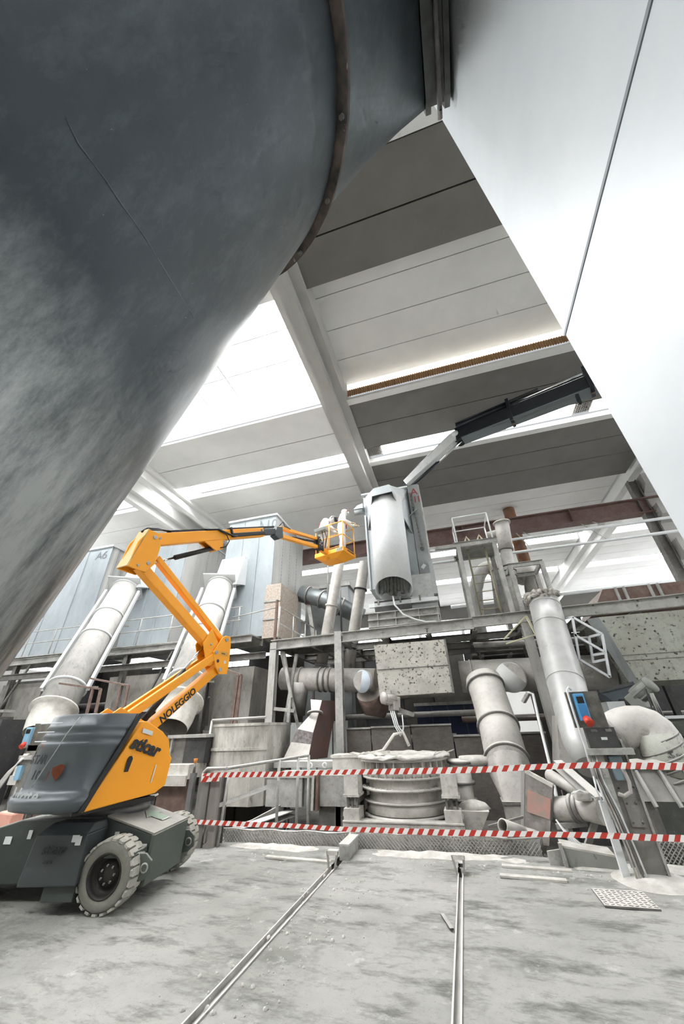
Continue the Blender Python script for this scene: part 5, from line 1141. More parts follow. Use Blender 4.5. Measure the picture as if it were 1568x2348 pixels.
for sx in (-1, 1):
    xc = pc.x+sx*.93
    MB().box((xc-.14, 8.42, .48), (xc+.14, 8.78, .80)).build('bracket_box', POT, FU); MB().box((xc-.16, 8.40, .44), (xc+.16, 8.8, .48)).build('bracket_plate', CRUST, FU)
    MB().box((xc-.15, 8.40, .08), (xc+.15, 8.78, .27)).build('foot_block', POT, FU)
    for o in (-.09, .0, .09): MB().bar((xc+o, 8.5, .27), (xc+o, 8.5, .45), .04).build('spring_rod', STEELD, FU)
    MB().box((xc-.02+sx*.15, 8.42, .15), (xc+.02+sx*.15, 9.6, .22)).build('side_arm', POT, FU)
MB().box((pc.x-1.1, 8.38, -.35), (pc.x+1.1, 8.6, .08)).build('plinth', POT, FU)
MB().box((pc.x-1.1, 8.36, .075), (pc.x+1.1, 8.62, .095)).build('plinth_dust', CRUST, FU)
MB().hexa([(pc.x+1.1, 8.6, -.2), (pc.x+1.25, 8.6, -.2), (pc.x+1.25, 9.0, -.2), (pc.x+1.1, 9.0, -.2), (pc.x+1.05, 8.5, .25), (pc.x+1.55, 8.5, .25), (pc.x+1.55, 9.1, .25), (pc.x+1.05, 9.1, .25)]).build('spill_hopper', POT, FU)
MB().loft([[V((pc.x+1.3+math.cos(t)*r, 8.8+math.sin(t)*r*.8, h)) for t in [2*math.pi*i/14 for i in range(14)]] for r, h in ((.30, .25), (.22, .33), (.08, .37))]).build('spilled_dust', CRUST, FU)
MB().path([pc+V((-.9, -.3, 1.05)), pc+V((-.45, .1, 1.12)), pc+V((-.2, .3, 1.42)), pc+V((0, .35, 1.45)), pc+V((.12, .25, 1.2))], .035, 8).build('hose', CRUST, FU)
for k, (a, b) in enumerate((((-.75, .15, 1.05), (-.25, -.3, 1.12)), ((-.8, .3, 1.08), (-1.2, .1, 1.0)))): MB().bar(pc+V(a), pc+V(b), .08, .05).build('clamp_arm', CRUST, FU)
# stacked ring flange pipe on the right flank
T = thing('ring_pipe', 'short ringed dusty pipe touching the right flank of the round furnace', 'pipe', (pc.x+1.15, 9.4, -.35))
flanged(T, [(pc.x+1.12, 9.35, -.35), (pc.x+1.16, 9.3, .95)], .2, POT, (.3, .5, .72, .98), n=24, fr=1.25)
MB().lathe((pc.x+1.5, 9.5, .92), (0, 0, 1), [(.001, .1), (.34, .08), (.36, 0), (.3, -.06), (.001, -.06)], 28).build('lid', CRUST, T)
# box ducts to the left
T = thing('box_duct', 'grey square box duct with a torn flange left of the round furnace', 'duct', (-3.3, 8.8, .2))
MB().box((-4.22, 8.6, .24), (-3.42, 9.6, .74)).build('end_box', STEEL, T); MB().box((-4.25, 8.57, .72), (-3.2, 9.65, .76)).build('lid', CRUST, T)
MB().box((-3.40, 8.66, .25), (-3.18, 9.6, .72)).build('neck', STEEL, T)
for xx in (-3.17, -3.08): MB().slab([(xx, 8.52, .20), (xx+.02, 8.52, .78), (xx+.02, 9.6, .78), (xx, 9.6, .20)], .05).build('torn_flange', CRUST if xx < -3.1 else RUST, T)
MB().box((-3.04, 8.62, .26), (-2.42, 9.6, .76)).build('run_box', STEEL, T); MB().box((-2.42, 8.66, .28), (-2.3, 9.6, .8)).build('collar', POT, T)
for xx in (-3.9, -2.7): MB().bar((xx, 8.8, -.35), (xx, 8.8, .25), .1).build('leg', STEELD, T)
MB().prism([(-3.1, 8.75, -.3), (-2.5, 8.75, -.3), (-2.45, 8.75, .24), (-3.1, 8.75, .24)], (0, .6, 0)).build('under_hopper', STEELD, T)
T = thing('dust_ledge', 'dust-caked steel ledge with lifting eyes above the box duct', 'ledge', (-3.2, 9.8, .8))
MB().box((-4.6, 9.7, .80), (-2.2, 10.2, .92)).build('beam', STEEL, T); MB().box((-2.95, 9.2, .80), (-2.2, 9.7, 1.02)).build('block', POT, T); MB().box((-2.98, 9.15, 1.02), (-2.1, 9.75, 1.07)).build('dust_cap', CRUST, T)
for xx in (-3.55, -3.2): MB().lathe((xx, 9.4, .87), (0, 1, 0), [(.035, -.012), (.06, -.012), (.06, .012), (.035, .012), (.035, -.012)], 16).build('lifting_eye', WHITE, T)
for xx in (-4.3, -2.5): MB().bar((xx, 9.9, -.35), (xx, 9.9, .82), .1).build('leg', STEELD, T)

# ================================================================== KERB WITH EXPANDED-METAL GUARD
def mesh_guard(lab, x0, x1, z0, z1, y, sag):
    T = thing('mesh_guard', lab, 'guard', ((x0+x1)/2, y, 0)); p = .052; m = MB(); n = int((x1-x0)/p); h = z1-z0
    for k in range(-int(h/p)-1, n+1):
        for sg in (1, -1):
            a0 = x0+k*p; zs, ze = z0, z1
            pa = V((a0 if sg > 0 else a0+h, y, zs)); pb = V((a0+h if sg > 0 else a0, y, ze))
            lo, hi = (pa, pb) if pa.x < pb.x else (pb, pa)
            if hi.x <= x0 or lo.x >= x1: continue
            ta = max(0, (x0-lo.x)/(hi.x-lo.x)); tb = min(1, (x1-lo.x)/(hi.x-lo.x)); A, B = lerp(lo, hi, ta), lerp(lo, hi, tb)
            A.y += .02*math.sin(A.x*5); B.y += .02*math.sin(B.x*5)
            m.bar(A, B, .008, .012, up=(0, 1, 0))
    o = m.build('expanded_metal', STEEL, T); o['kind'] = 'stuff'
    MB().box((x0, y+.06, z0-.1), (x1, y+.12, z1-.015)).build('kerb_plate', STEELD if 'right' in lab else POT, T)
    MB().path([(x0+(x1-x0)*k/12, y, z1+.012*math.sin(k*1.7)) for k in range(13)], .012, 6).build('edge_wire', STEEL, T)
mesh_guard('dusty expanded-metal kerb guard left of the steel block', -4.25, -2.02, -.06, .17, 7.12, 0)
mesh_guard('buckled expanded-metal kerb guard below the round furnace', -1.9, .72, -.06, .19, 7.10, 0)
mesh_guard('expanded-metal kerb guard at the right edge behind the column', 1.95, 4.6, -.04, .22, 7.05, 0)

# ================================================================== BARRIER TAPE
def stripe_tape(lab, pts, width, step=.135, twist=0.):
    pts = [V(p) for p in pts]; L_ = [0]
    for a, b in zip(pts, pts[1:]): L_.append(L_[-1]+(b-a).length)
    def at(s):
        s = max(0, min(L_[-1], s)); k = max(i for i in range(len(L_)-1) if L_[i] <= s or i == 0); t = (s-L_[k])/((L_[k+1]-L_[k]) or 1); return lerp(pts[k], pts[k+1], t)
    vs, fs, mi = [], [], []; s = -step; k = 0
    while s < L_[-1]:
        q = [at(s), at(s+step*.5), at(s+step*.5+width*.7), at(s+width*.7)]
        w0 = width*(.92+.08*math.sin(s*2)); off = V((0, 0, w0/2)); o = len(vs)
        vs += [q[0]-off, q[1]-off, q[2]+off, q[3]+off]; fs.append((o, o+1, o+2, o+3)); mi.append(k % 2); s += step*.5; k += 1
    me = bpy.data.meshes.new('barrier_tape'); me.from_pydata([tuple(v) for v in vs], [], fs)
    me.materials.append(mat('tape_red', 'c23a2e', .45)); me.materials.append(mat('tape_white', 'f1efec', .45))
    for p, i in zip(me.polygons, mi): p.material_index = i
    o = bpy.data.objects.new('barrier_tape', me); COL.objects.link(o); sd = o.modifiers.new('thickness', 'SOLIDIFY'); sd.thickness = .003
    return tag(o, lab, 'tape')
UPT = [(462, 1779, 6.62), (500, 1777, 6.6), (640, 1775, 6.5), (760, 1771, 6.45), (950, 1768, 6.35), (1100, 1765, 6.25), (1240, 1758, 6.2), (1368, 1754, 6.12), (1392, 1755, 6.12), (1460, 1756, 6.3), (1575, 1758, 6.4)]
stripe_tape('upper red and white barrier tape stretched across the furnace', [P(u, v, Y=y) for u, v, y in UPT], .072)
LOT = [(432, 1884, 6.66), (480, 1886, 6.6), (560, 1890, 6.55), (660, 1893, 6.5), (780, 1901, 6.45), (900, 1905, 6.4), (1010, 1909, 6.35), (1120, 1911, 6.3), (1240, 1913, 6.25), (1392, 1916, 6.14), (1470, 1920, 6.2), (1575, 1923, 6.35)]
stripe_tape('lower red and white barrier tape stretched just above the kerb', [P(u, v, Y=y) for u, v, y in LOT], .062)
T = stripe_tape('doubled-over end of barrier tape wrapped round the left planks', [P(461, 1787, Y=6.61), P(503, 1784, Y=6.61)], .09, .2)

# ================================================================== LEFT POSTS AND RAIL
WOOD = mat('grey_plank', '8b8884', .85, col2='6c6a67', scale=6, amount=.8, dust=.3, stretch=(1, 1, .15))
T = thing('plank_post', 'weathered grey planks and beam carrying the left end of the tape', 'post', (-4.35, 6.8, 0))
MB().box((-4.56, 6.68, 0), (-4.36, 6.73, .93)).build('plank', WOOD, T); MB().box((-4.34, 6.70, 0), (-4.16, 6.76, .90)).build('plank', mat('grey_plank_b', '96918d', .85, col2='77706c', scale=6, amount=.8, stretch=(1, 1, .15)), T)
MB().ibeam((-4.28, 6.9, 0), (-4.28, 6.9, .92), .2, .24, .016, up=(0, 1, 0)).build('beam', STEELD, T); MB().tube((-4.12, 6.78, 0), (-4.05, 6.78, .98), .022, n=10).build('tube', STEEL, T)
MB().path([(-4.33, 6.67, .30), (-4.34, 6.66, .12), (-4.31, 6.66, .06), (-4.27, 6.66, .08), (-4.26, 6.66, .30)], .008, 6).build('wire_hook', DARK, T)
T = thing('marker_post', 'slim square steel post with an orange cap beside the lift tyre', 'post', (-4.70, 6.7, 0))
MB().bar((-4.70, 6.7, 0), (-4.70, 6.7, .98), .085).build('shaft', mat('grey_post', '7c7d7d', .7, col2='66686a', scale=5, amount=.7), T); MB().tube((-4.70, 6.7, .98), (-4.70, 6.7, 1.12), .025, .016, 10).build('chain_end', STEELD, T); MB().tube((-4.70, 6.7, 1.12), (-4.70, 6.7, 1.19), .028, .035, 12).build('orange_cap', mat('orange_cap', 'd98a3d', .6), T)
T = thing('tube_rail', 'grey tube handrail running from the left planks towards the chute', 'railing', (-4.3, 6.9, 0))
MB().path([(-4.62, 6.82, .0), (-4.60, 6.82, .6), (-4.58, 6.82, .98), (-4.52, 6.82, 1.03), (-4.15, 6.85, 1.03)], .026, 10).build('end_hoop', STEEL, T)
a, b = P(520, 1762, Y=6.9), P(708, 1732, Y=8.6)
rods(T, 'hand_rail', STEEL, [((-4.15, 6.85, 1.03), a), (a, b)], .026); rods(T, 'rail_post', STEEL, [((b.x, b.y, -.35), b), (lerp(a, b, .6), lerp(a, b, .6)-V((0, 0, 1.2))), (lerp(a, b, .85), lerp(a, b, .85)-V((0, 0, 1.2)))], .03)
MB().slab([P(500, 1842, Y=6.9), P(502, 1852, Y=6.9), P(640, 1800, Y=7.9), P(638, 1790, Y=7.9)], .02).build('flat_strap', STEEL, T)
T = thing('conveyor_chute', 'sloping channel conveyor under the box duct behind the kerb', 'conveyor', (-3.8, 8, -.3))
MB().channel(P(545, 1905, Y=7.5), P(668, 1862, Y=8.8), .3, .1, .015).build('trough', STEEL, T); MB().bar(P(520, 1920, Y=7.4), P(650, 1850, Y=8.7), .03, .12).build('side_wall', STEELD, T)
MB().bar(P(600, 1890, Y=8.2), P(600, 1890, Y=8.2)-V((0, 0, .6)), .08).build('leg', STEELD, T)
# furnace bench behind the lift
T = thing('furnace_bench', 'dust-covered furnace bench behind the yellow cover of the lift', 'bench', (-6.6, 9.4, -.35))
x0, x1, z0, z1 = span(318, 432, 1754, 1775, 8.8)
MB().box((x0-4, 8.8, z0-.10), (x1, 10.0, z1)).build('dusty_top', CRUST, T); MB().box((x0-4, 8.74, z0-.22), (x1, 8.8, z0-.02)).build('front_rail', POT, T)
for k in range(6): MB().box((x1-.9*(k+1), 9.0, -.35), (x1-.9*k-.03, 9.1, z0-.1)).build('front_panel', RC[0] if k % 2 else RUST, T)
MB().box((x0-3, 9.2, z1), (x1-.5, 10.0, z1+.55)).build('hood_box', STEELD, T); MB().box((x1-.5, 9.2, z1), (x1+.1, 10.0, z1+.52)).build('open_box', DARK, T); MB().box((x0-3, 9.1, z1+.53), (x1+.15, 10.05, z1+.60)).build('hood_lid', STEEL, T)
for k in range(3): MB().box((x0-.6+.55*k, 9.15, z1), (x0-.56+.55*k, 9.2, z1+.53)).build('hood_rib', STEEL, T)
# ================================================================== RIGHT COLUMN WITH POWER SOCKET
BLUE = mat('socket_blue', '5aa0d2', .4); BLUED = mat('socket_blue_dark', '3f80b4', .4); REDP = mat('plug_red', 'd8412f', .4)
def socket(T, c, s, ex=V((1, 0, 0)), pale=False):
    c = V(c); n = V((0, -1, 0)); b = mat('socket_pale_blue', '86b4cf', .5) if pale else BLUE
    so = MB().obox(c, ex, n, (0, 0, 1), .13*s, .09*s, .34*s).build('socket_box', b, T, .01); f = c+n*.05*s
    MB().obox(f+V((0, 0, .09*s)), ex, n, (0, 0, 1), .085*s, .012*s, .085*s).build('window', BLACK, so, .004); MB().obox(f-V((0, 0, .04*s)), ex, n, (0, 0, 1), .10*s, .012*s, .14*s).build('lid', BLUED if not pale else b, so)
    pl_ = f-V((0, 0, .17*s))
    MB().tube(pl_+V((.0, .02, .03)), pl_+V((.02*s, -.05*s, -.03*s)), .045*s, .055*s, 20).build('red_plug', REDP, so); MB().lathe(pl_+V((.02*s, -.05*s, -.03*s)), V((.3, -.75, -.5)), [(.055*s, 0), (.03*s, .005), (.001, .005)], 20).build('plug_face', mat('plug_orange', 'b8311f', .5), so)
    return so
RCOL = mat('dusty_column_steel', '8d8a86', .75, .1, col2='76736f', scale=3, amount=.7, dust=.4)
CO = thing('steel_column', 'grey steel column with cables and a blue power socket at right', 'column', (1.72, 6.4, 0))
MB().box((1.62, 6.36, 0), (1.90, 6.40, 1.42)).build('face_plate', RCOL, CO); MB().ibeam((1.76, 6.52, 0), (1.76, 6.52, 1.36), .26, .26, .016, up=(0, 1, 0)).build('shaft', RCOL, CO)
MB().box((1.90, 6.34, 0), (1.925, 6.46, 1.36)).build('edge_flange', STEEL, CO)
MB().box((1.50, 6.30, .55), (1.64, 6.34, 1.36)).build('cover_strip', STEEL, CO); MB().box((1.44, 6.33, 0), (1.52, 6.39, .72)).build('conduit', WHITE, CO)
BOARD = mat('stained_board', '55544f', .85, col2='7a766e', scale=9, amount=.9, spots=.66, spotcol='8f5b3c', spot_scale=12)
MB().box((1.42, 6.30, 1.50), (1.82, 6.34, 1.93)).build('back_board', BOARD, CO)
MB().box((1.52, 6.26, 1.26), (1.86, 6.36, 1.50)).build('meter_box', DARK, CO); MB().box((1.45, 6.22, 1.20), (1.98, 6.28, 1.27)).build('cross_bar', STEEL, CO)
for k, (dx, dz) in enumerate(((.03, .12), (.12, .03), (.2, .12))): MB().box((1.55+dx, 6.252, 1.33+dz), (1.62+dx, 6.262, 1.36+dz)).build('switch_tag', LABELW if k == 1 else STEELD, CO)
socket(CO, (1.56, 6.25, 1.74), .95, V((1, 0, 0)))
MB().path([(1.50, 6.25, 1.95), (1.47, 6.23, 1.99), (1.44, 6.23, 1.95), (1.44, 6.24, 1.6), (1.45, 6.25, 1.3), (1.44, 6.27, .9)], .014, 8).build('cable', WHITE, CO)
for k in range(4): MB().path([(1.47+.025*k, 6.28, 1.2), (1.46+.025*k, 6.27, .95), (1.52+.03*k, 6.28, .6), (1.56+.03*k, 6.30, .3), (1.56+.035*k, 6.26, .02)], .011, 6).build('cable', [STEEL, PIPEW, STEELD, WHITE][k], CO)
MB().path([(1.80, 6.30, 1.10), (1.82, 6.28, .92), (1.80, 6.28, .82), (1.72, 6.28, .78), (1.66, 6.28, .80)], .022, 10).build('loop_hose', PIPEW, CO); MB().path([(1.44, 6.24, .98), (1.42, 6.22, .85), (1.44, 6.22, .72), (1.47, 6.23, .75), (1.46, 6.24, .95)], .010, 8).build('cable_coil', WHITE, CO)
MB().box((1.70, 6.30, .93), (1.84, 6.36, 1.18)).build('junction_box', mat('grey_blue_box', '8aa0aa', .5), CO, .01); MB().box((1.71, 6.34, .48), (1.85, 6.357, .75)).build('patch_plate', RCOL, CO)
for dx, z in ((.73, .70), (.83, .70), (.73, .52), (.83, .52), (.70, .85), (.86, .86)): MB().tube((1+dx, 6.345, z), (1+dx, 6.33, z), .012, n=8).build('bolt', DARK, CO)
MB().lathe((1.75, 6.42, 0), (0, 0, 1), [(.42, 0), (.33, .03), (.2, .06), (.001, .07)], 20).build('foot_dust', CRUST, CO)
T = thing('socket_post', 'grey post with cables and a blue power socket left of the lift hood', 'post', P(70, 1850, Y=6.9))
pz = P(75, 1700, Y=6.9); X_ = pz.x-.12
MB().ibeam((X_+.15, 7.05, 0), (X_+.15, 7.05, 1.45), .26, .26, .016, up=(0, 1, 0)).build('shaft', RCOL, T); MB().box((X_+.0, 6.92, 1.35), (X_+.42, 6.97, 1.85)).build('back_board', BOARD, T)
socket(T, (X_-.02, 6.88, 1.62), .95, V((1, .4, 0)), True); MB().box((X_+.0, 6.85, .85), (X_+.13, 6.93, 1.10)).build('junction_box', mat('socket_pale_blue', '86b4cf', .5), T, .01)
MB().box((X_-.05, 6.85, 1.2), (X_+.3, 6.95, 1.27)).build('cross_bar', STEEL, T)
for k in range(5): MB().path([(X_+.05+.03*k, 6.88, 1.3), (X_-.05-.02*k, 6.8, 1.0), (X_-.2-.04*k, 6.75, .6), (X_-.35-.05*k, 6.7, .1)], .016, 6).build('cable', [STEEL, PIPEW][k % 2], T)
pk = P(18, 1880, Y=6.2)
tag(MB().hexa([(pk.x-.25, 6.1, 0), (pk.x+.12, 6.1, 0), (pk.x+.12, 6.4, 0), (pk.x-.25, 6.4, 0), (pk.x-.18, 6.12, pk.z+.12), (pk.x+.16, 6.14, pk.z+.1), (pk.x+.12, 6.38, pk.z+.12), (pk.x-.16, 6.38, pk.z+.14)]).build('pink_sack', mat('pink_sack', 'd9a596', .8, col2='c98d7d', scale=6, amount=.6), bevel=.03), 'salmon pink sack standing at the left edge behind the lift', 'sack')
# ================================================================== RIGHT FOREGROUND CLUTTER
T = thing('elbow_pipe', 'fat dusty elbow pipe ending in a ringed flexible hose right of the column', 'pipe', P(1525, 1760, Y=7.6))
flanged(T, [P(1395, 1690, Y=7.9), P(1425, 1672, Y=7.9)]+bend(P(1435, 1668, Y=7.9), P(1500, 1648, Y=7.9), P(1522, 1715, Y=7.8)), .29, PIPEW, (.3,), n=24)
MB().path([P(1505, 1690, Y=7.8), P(1530, 1740, Y=7.75), P(1545, 1790, Y=7.7)], [.30, .30, .28], 24).build('flexible_hose', SPECK2, T)
for k in range(5): q = lerp(P(1508, 1695, Y=7.8), P(1543, 1785, Y=7.7), k/4); MB().lathe(q, (.35, 0, -1), [(.29, -.012), (.315, -.012), (.315, .012), (.29, .012)], 24).build('hose_ring', STEELD, T)
T = thing('dark_tank', 'dark grimy tank wall behind the elbow pipe at the right edge', 'tank', P(1490, 1760, Y=9.2))
x0, x1, z0, z1 = span(1395, 1680, 1648, 1780, 9.2); MB().box((x0, 9.2, -.35), (x1, 10.4, z1)).build('wall', mat('dark_green_grey', '4e514d', .8, col2='656661', scale=3, amount=.8, dust=.6), T); MB().box((x0-.05, 9.15, z1), (x1, 10.5, z1+.05)).build('rim', WHITE, T)
T = thing('small_cabinet', 'pale electrical cabinet with open slots under the right gear motor', 'cabinet', P(1440, 1640, Y=9.6))
pbox(1398, 1440, 1608, 1655, 9.5, .4).build('body', WHITE, T); pbox(1442, 1470, 1600, 1655, 9.55, .4).build('rack', DARK, T)
for k in range(2): pbox(1447, 1465, 1604+26*k, 1624+26*k, 9.5, .1).build('slot_plate', PIPEW, T)
T = thing('side_hopper', 'dark blue-grey hopper under the speckled casing at right', 'hopper', P(1420, 1600, Y=9.9))
MB().hexa([P(1405, 1608, Y=9.9), P(1455, 1602, Y=9.9), P(1455, 1602, Y=9.9)+V((0, .5, 0)), P(1405, 1608, Y=9.9)+V((0, .5, 0)), P(1375, 1588, Y=9.9), P(1448, 1568, Y=9.9), P(1448, 1568, Y=9.9)+V((0, .6, 0)), P(1375, 1588, Y=9.9)+V((0, .6, 0))]).build('funnel', mat('blue_grey_sheet', '5d666c', .6, .2, col2='4a5257', scale=3, amount=.7), T); MB().bar(P(1372, 1586, Y=9.88), P(1452, 1566, Y=9.88), .06).build('rim', DARK, T)
T = thing('trough', 'dust-heaped sheet trough with slanting ribs at the right edge', 'trough', P(1510, 1850, Y=7.4))
x0, x1, z0, z1 = span(1432, 1660, 1768, 1850, 7.35)
for k in range(4):
    xa, xb = x0+(x1-x0)*k/4, x0+(x1-x0)*(k+1)/4; MB().slab([(xa+.01, 7.35, z0+.05), (xb-.01, 7.35, z0+.05), (xb-.05, 7.5, z1), (xa-.03, 7.5, z1)], .02).build('side_sheet', STEELD, T); MB().bar((xa, 7.30, z0), (xa-.05, 7.45, z1), .04, .04).build('rib', STEEL, T)
MB().loft([[V((x0-.1+(x1-x0+.1)*i/16, 7.4+.45*w_, z1+.03+h+.04*rnd.random())) for w_, h in ((0, -.02), (.02, .03), (.5, .08), (1, .03), (1.02, -.05), (.5, -.08))] for i in range(17)], caps=True).build('dust_heap', CRUST, T)
MB().bar((x0+.3, 7.5, -.35), (x0+.3, 7.5, z0+.1), .1).build('leg', STEELD, T)
CH = thing('red_chute', 'leaning steel chute with a faded red patch right of the downpipe', 'chute', P(1240, 1950, Y=7.35))
pl4 = [P(1205, 1768, Y=7.5), P(1268, 1802, Y=7.3), P(1260, 1940, Y=7.3), P(1203, 1930, Y=7.5)]
MB().slab(pl4, .03).build('face', mat('worn_chute', '8f8a85', .8, col2='6e6a66', scale=7, amount=.9, dust=.3), CH)
i4 = [lerp(lerp(pl4[0], pl4[1], u), lerp(pl4[3], pl4[2], u), v) for u, v in ((.08, .26), (.95, .24), (.95, .58), (.08, .58))]
MB().slab([p-V((0, .02, 0)) for p in i4], .015).build('red_patch', mat('faded_red', 'b08379', .8, col2='86857f', scale=5, amount=1.), CH)
MB().slab([pl4[0], pl4[0]+V((.02, .5, .05)), pl4[3]+V((.02, .5, 0)), pl4[3]], .03).build('flank', STEELD, CH); MB().slab([pl4[1], pl4[1]+V((-.05, .5, .05)), pl4[2]+V((-.05, .5, 0)), pl4[2]], .03).build('flank', STEELD, CH)
MB().bar(pl4[0], pl4[1], .05).build('lip', CRUST, CH); MB().tube(lerp(pl4[2], pl4[3], .5)+V((0, .1, .1)), P(1225, 1985, Y=7.35), .16, n=18).build('outlet', STEELD, CH)
T = thing('pipe_stub', 'short open pipe stub poking out under the downpipe', 'pipe', P(1180, 1915, Y=7.3))
MB().pipe(P(1152, 1893, Y=7.1), P(1225, 1920, Y=7.6), .085, .012, 22).build('tube', PIPEW, T); MB().bar(P(1165, 1910, Y=7.15), P(1178, 1965, Y=7.15), .05).build('prop', STEEL, T)
tag(MB().bar(P(1120, 1895, Y=7.7), P(1205, 1872, Y=7.6), .03).build('thin_bar', STEELD), 'thin dark bar leaning behind the open pipe stub', 'bar')
T = thing('cross_pipes', 'pair of dusty pipes joined by a clamped elbow left of the steel column', 'pipe', P(1330, 1860, Y=7.3))
MB().tube(P(1258, 1776, Y=7.8), P(1345, 1828, Y=7.3), .085, n=18).build('upper_pipe', PIPEW, T); MB().channel(P(1278, 1752, Y=7.7), P(1375, 1838, Y=7.0), .14, .12, .012).build('channel', DUSTW, T)
flanged(T, [P(1268, 1868, Y=7.5), P(1285, 1855, Y=7.4), P(1340, 1852, Y=7.2), P(1385, 1860, Y=7.0)], [.12, .15, .15, .16], PIPEW, (1.6, 1.8), n=20)
MB().obox(P(1335, 1825, Y=7.0), (1, 0, 0), (0, 1, 0), (0, 0, 1), .2, .14, .1).build('clamp_block', CRUST, T, .02); MB().path([P(1310, 1820, Y=7.0), P(1330, 1812, Y=6.95), P(1362, 1830, Y=6.95), P(1372, 1860, Y=6.95)], .012, 6).build('wire', WHITE, T)
for k in range(4): MB().tube(P(1275+6*k, 1880+8*k, Y=7.2), P(1320+4*k, 1945-3*k, Y=6.95), .012, n=6).build('rod', WHITE, T)
MB().bar(P(1275, 1895, Y=7.3), P(1345, 1888, Y=7.3), .06).build('rail', STEEL, T); MB().bar(P(1370, 1865, Y=7.2), P(1345, 1945, Y=7.2), .07).build('strut', STEELD, T)
T = thing('hooked_rod', 'thin bent white pipe hooked over behind the slanting column', 'pipe', P(1295, 1860, Y=9.5))
MB().path([P(1200, 1610, Y=9.9), P(1212, 1588, Y=9.8), P(1222, 1592, Y=9.8), P(1235, 1650, Y=9.4), P(1262, 1760, Y=8.7), P(1280, 1850, Y=8.2), V((P(1280, 1850, Y=8.2).x+.05, 8.1, -.35))], .03, 8).build('tube', WHITE, T); MB().bar(P(1200, 1610, Y=9.9), P(1212, 1588, Y=9.8), .12, .06).build('hook_plate', STEEL, T)
T = thing('grey_hopper', 'dusty brown-grey hopper behind the lower end of the torn duct', 'hopper', P(1310, 1760, Y=9.4))
MB().hexa([P(1285, 1760, Y=9.5), P(1345, 1758, Y=9.5), P(1345, 1758, Y=9.5)+V((0, .8, 0)), P(1285, 1760, Y=9.5)+V((0, .8, 0)), P(1276, 1640, Y=9.7), P(1305, 1640, Y=9.7), P(1305, 1640, Y=9.7)+V((0, .5, 0)), P(1276, 1640, Y=9.7)+V((0, .5, 0))]).build('cone', PIPEW, T); MB().box(tuple(P(1290, 1765, Y=9.5)), (P(1348, 1762, Y=9.5).x, 10.2, -.35)).build('base', DARK, T)
BX_ = thing('steel_tub', 'low grey steel tub on the floor left of the column foot', 'tub', (1.2, 6.8, 0))
MB().hexa([(.95, 6.72, 0), (1.5, 6.66, 0), (1.52, 7.02, 0), (.97, 7.04, 0), (.93, 6.72, .20), (1.5, 6.66, .14), (1.52, 7.02, .14), (.95, 7.04, .20)]).build('shell', mat('green_grey_tub', '9a9c97', .75, col2='85877f', scale=4, amount=.7, spots=.66, spotcol='5d6059', spot_scale=9), BX_, .006)
MB().slab([(.91, 6.70, 0), (.95, 6.70, 0), (.93, 6.70, .24), (.89, 6.70, .24)], .04).build('end_angle', STEEL, BX_); MB().slab([(.93, 6.72, .2), (1.5, 6.66, .14), (1.52, 7.02, .14), (.95, 7.04, .2)], .02).build('dust_cover', CRUST, BX_)
MB().slab([(.74, 6.72, .0), (.90, 6.74, .0), (.90, 6.74, .17), (.74, 6.72, .15)], .02).build('side_plate', STEEL, BX_)
T = thing('steel_block', 'dusty rectangular steel block sticking out of the kerb onto the floor', 'block', (-1.9, 6.8, 0))
MB().box((-2.0, 6.5, 0), (-1.86, 7.05, .16)).build('bar', STEEL, T, .006); MB().box((-2.005, 6.5, .158), (-1.855, 7.06, .175)).build('dust_cap', CRUST, T)
for lab, x, y in (('bent channel stub at the near end of the left floor rail', -1.99, 6.12), ('bent channel stub at the far end of the right floor rail', -.36, 6.2)):
    T = thing('rail_stub', lab, 'stub', (x, y, 0), 'rail end stubs')
    MB().slab([(x-.05, y, 0), (x-.03, y, 0), (x-.06, y+.05, .17), (x-.09, y+.05, .17)], .02).build('cheek', STEELD, T); MB().slab([(x+.03, y, 0), (x+.05, y, 0), (x+.08, y+.05, .17), (x+.05, y+.05, .17)], .02).build('cheek', STEELD, T); MB().box((x-.07, y+.03, .13), (x+.07, y+.12, .18)).build('cap', CRUST, T)
for lab, a, b in (('thin dusty board lying left of the tub near the kerb', (.15, 6.62), (.95, 6.55)), ('thin dusty strip lying on the floor below the tub', (.1, 6.25), (.82, 6.2)), ('thin dark strip lying near the left floor rail end', (-3.1, 6.45), (-2.1, 6.38))):
    tag(MB().bar((*a, .012), (*b, .012), .09, .02).build('floor_board', CRUST), lab, 'board', 'boards on the floor')
T = tag(MB().bar((-.52, 5.05, .015), (-.42, 4.75, .02), .035, .012).build('scrap_strip', DARK), 'small bent dark scrap beside the right floor rail', 'scrap')
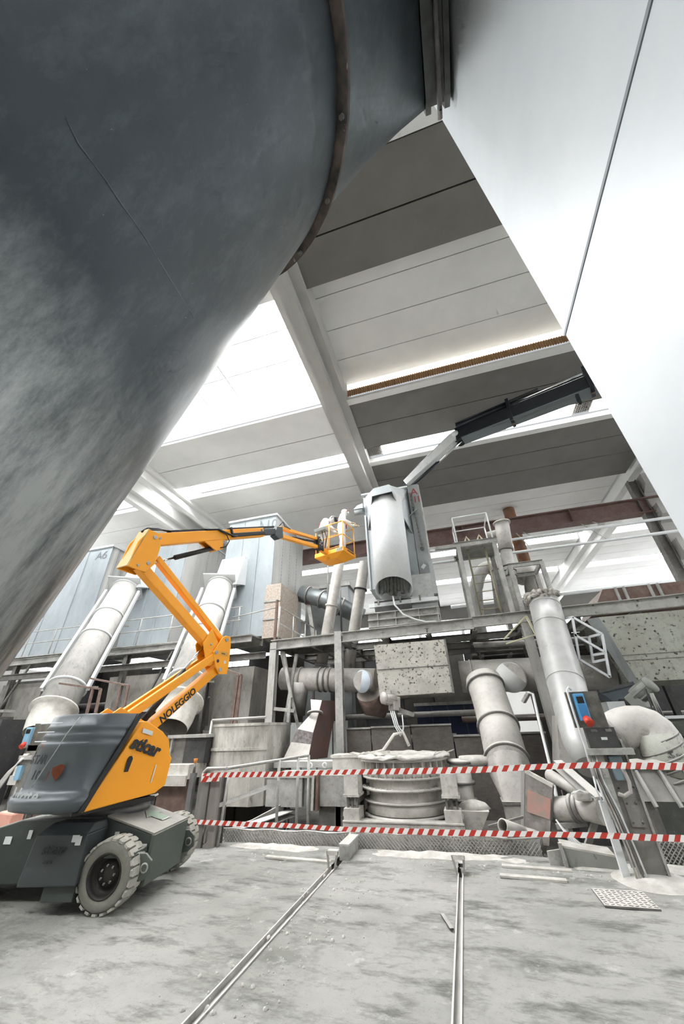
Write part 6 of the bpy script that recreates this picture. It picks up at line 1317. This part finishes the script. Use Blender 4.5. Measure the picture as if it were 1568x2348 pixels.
# drifted dust and grit along the kerb
gr = MB()
for k in range(420):
    if rnd.random() < .6: x, y = rnd.uniform(-4.2, 3), rnd.gauss(6.6, .25)
    else: x, y = RA+rnd.gauss(0.25, .25), rnd.uniform(2.8, 6)
    s = .006+.018*rnd.random()**3; gr.lathe((x, y, .0), (rnd.random()-.5, rnd.random()-.5, 1), [(.001, -s), (s, -s*.3), (s*.8, s*.5), (.001, s)], 5)
g = gr.build('floor_grit', CRUST); g['kind'] = 'stuff'; tag(g, 'loose grit and crumbs scattered along rail and kerb', 'grit')
dr_ = MB()
for a, b, h, y0, y1 in ((-4.2, -2.1, .05, 6.75, 7.1), (-1.8, .7, .06, 6.7, 7.1), (.7, 3.6, .05, 6.6, 7.0)):
    dr_.loft([[V((a+(b-a)*i/20, y, (h*(.4+.6*rnd.random()) if 0 < j < 4 else -.01)*math.sin(math.pi*min(1, (i+.5)/20)))) for j, y in enumerate((y0, y0*.7+y1*.3, (y0+y1)/2, y0*.3+y1*.7, y1))] for i in range(21)], closed=False, caps=False)
g = dr_.build('dust_drift', CRUST); g['kind'] = 'stuff'; tag(g, 'pale dust drifted against the kerb guards', 'dust')
# ---- left end wall of the hall, with bright windows
wl2 = bpy.data.objects.new('wall_left', None); COL.objects.link(wl2); wl2['kind'] = 'structure'
MB().box((-24.3, -6.5, -.4), (-24, 38.4, 5.0)).build('wall_panel', CONC_W, wl2); MB().box((-24.3, -6.5, 10.2), (-24, 38.4, 12.4)).build('wall_lintel', CONC_W, wl2)
for k in range(10): MB().box((-24.3, -6.5+4.5*k, 5.0), (-24, -6.1+4.5*k, 10.2)).build('wall_pier', CONC_W, wl2); MB().box((-24.2, -6.1+4.5*k, 5.0), (-24.15, -2.0+4.5*k, 10.2)).build('window_pane', MATS['bright_window'], wl2)

# ---- the wall behind the photographer and the right-hand wall
wf = bpy.data.objects.new('wall_front', None); COL.objects.link(wf); wf['kind'] = 'structure'
for k in range(11): MB().box((-24+4.2*k, -6.8, -.4), (-19.82+4.2*k, -6.5, 12.4)).build('wall_panel', mat('bare_wall_concrete', '8f8e8a', .9, col2='7f7e7a', scale=1, amount=.6), wf)
wr = bpy.data.objects.new('wall_right', None); COL.objects.link(wr); wr['kind'] = 'structure'
MB().box((22, -6.5, -.4), (22.3, 38.4, 5.0)).build('wall_panel', CONC_W, wr); MB().box((22, -6.5, 10.2), (22.3, 38.4, 12.4)).build('wall_lintel', CONC_W, wr)
for k in range(10): MB().box((22, -6.5+4.5*k, 5.0), (22.3, -6.1+4.5*k, 10.2)).build('wall_pier', CONC_W, wr); MB().box((22.15, -6.1+4.5*k, 5.0), (22.2, -2.0+4.5*k, 10.2)).build('window_pane', MATS['bright_window'], wr)
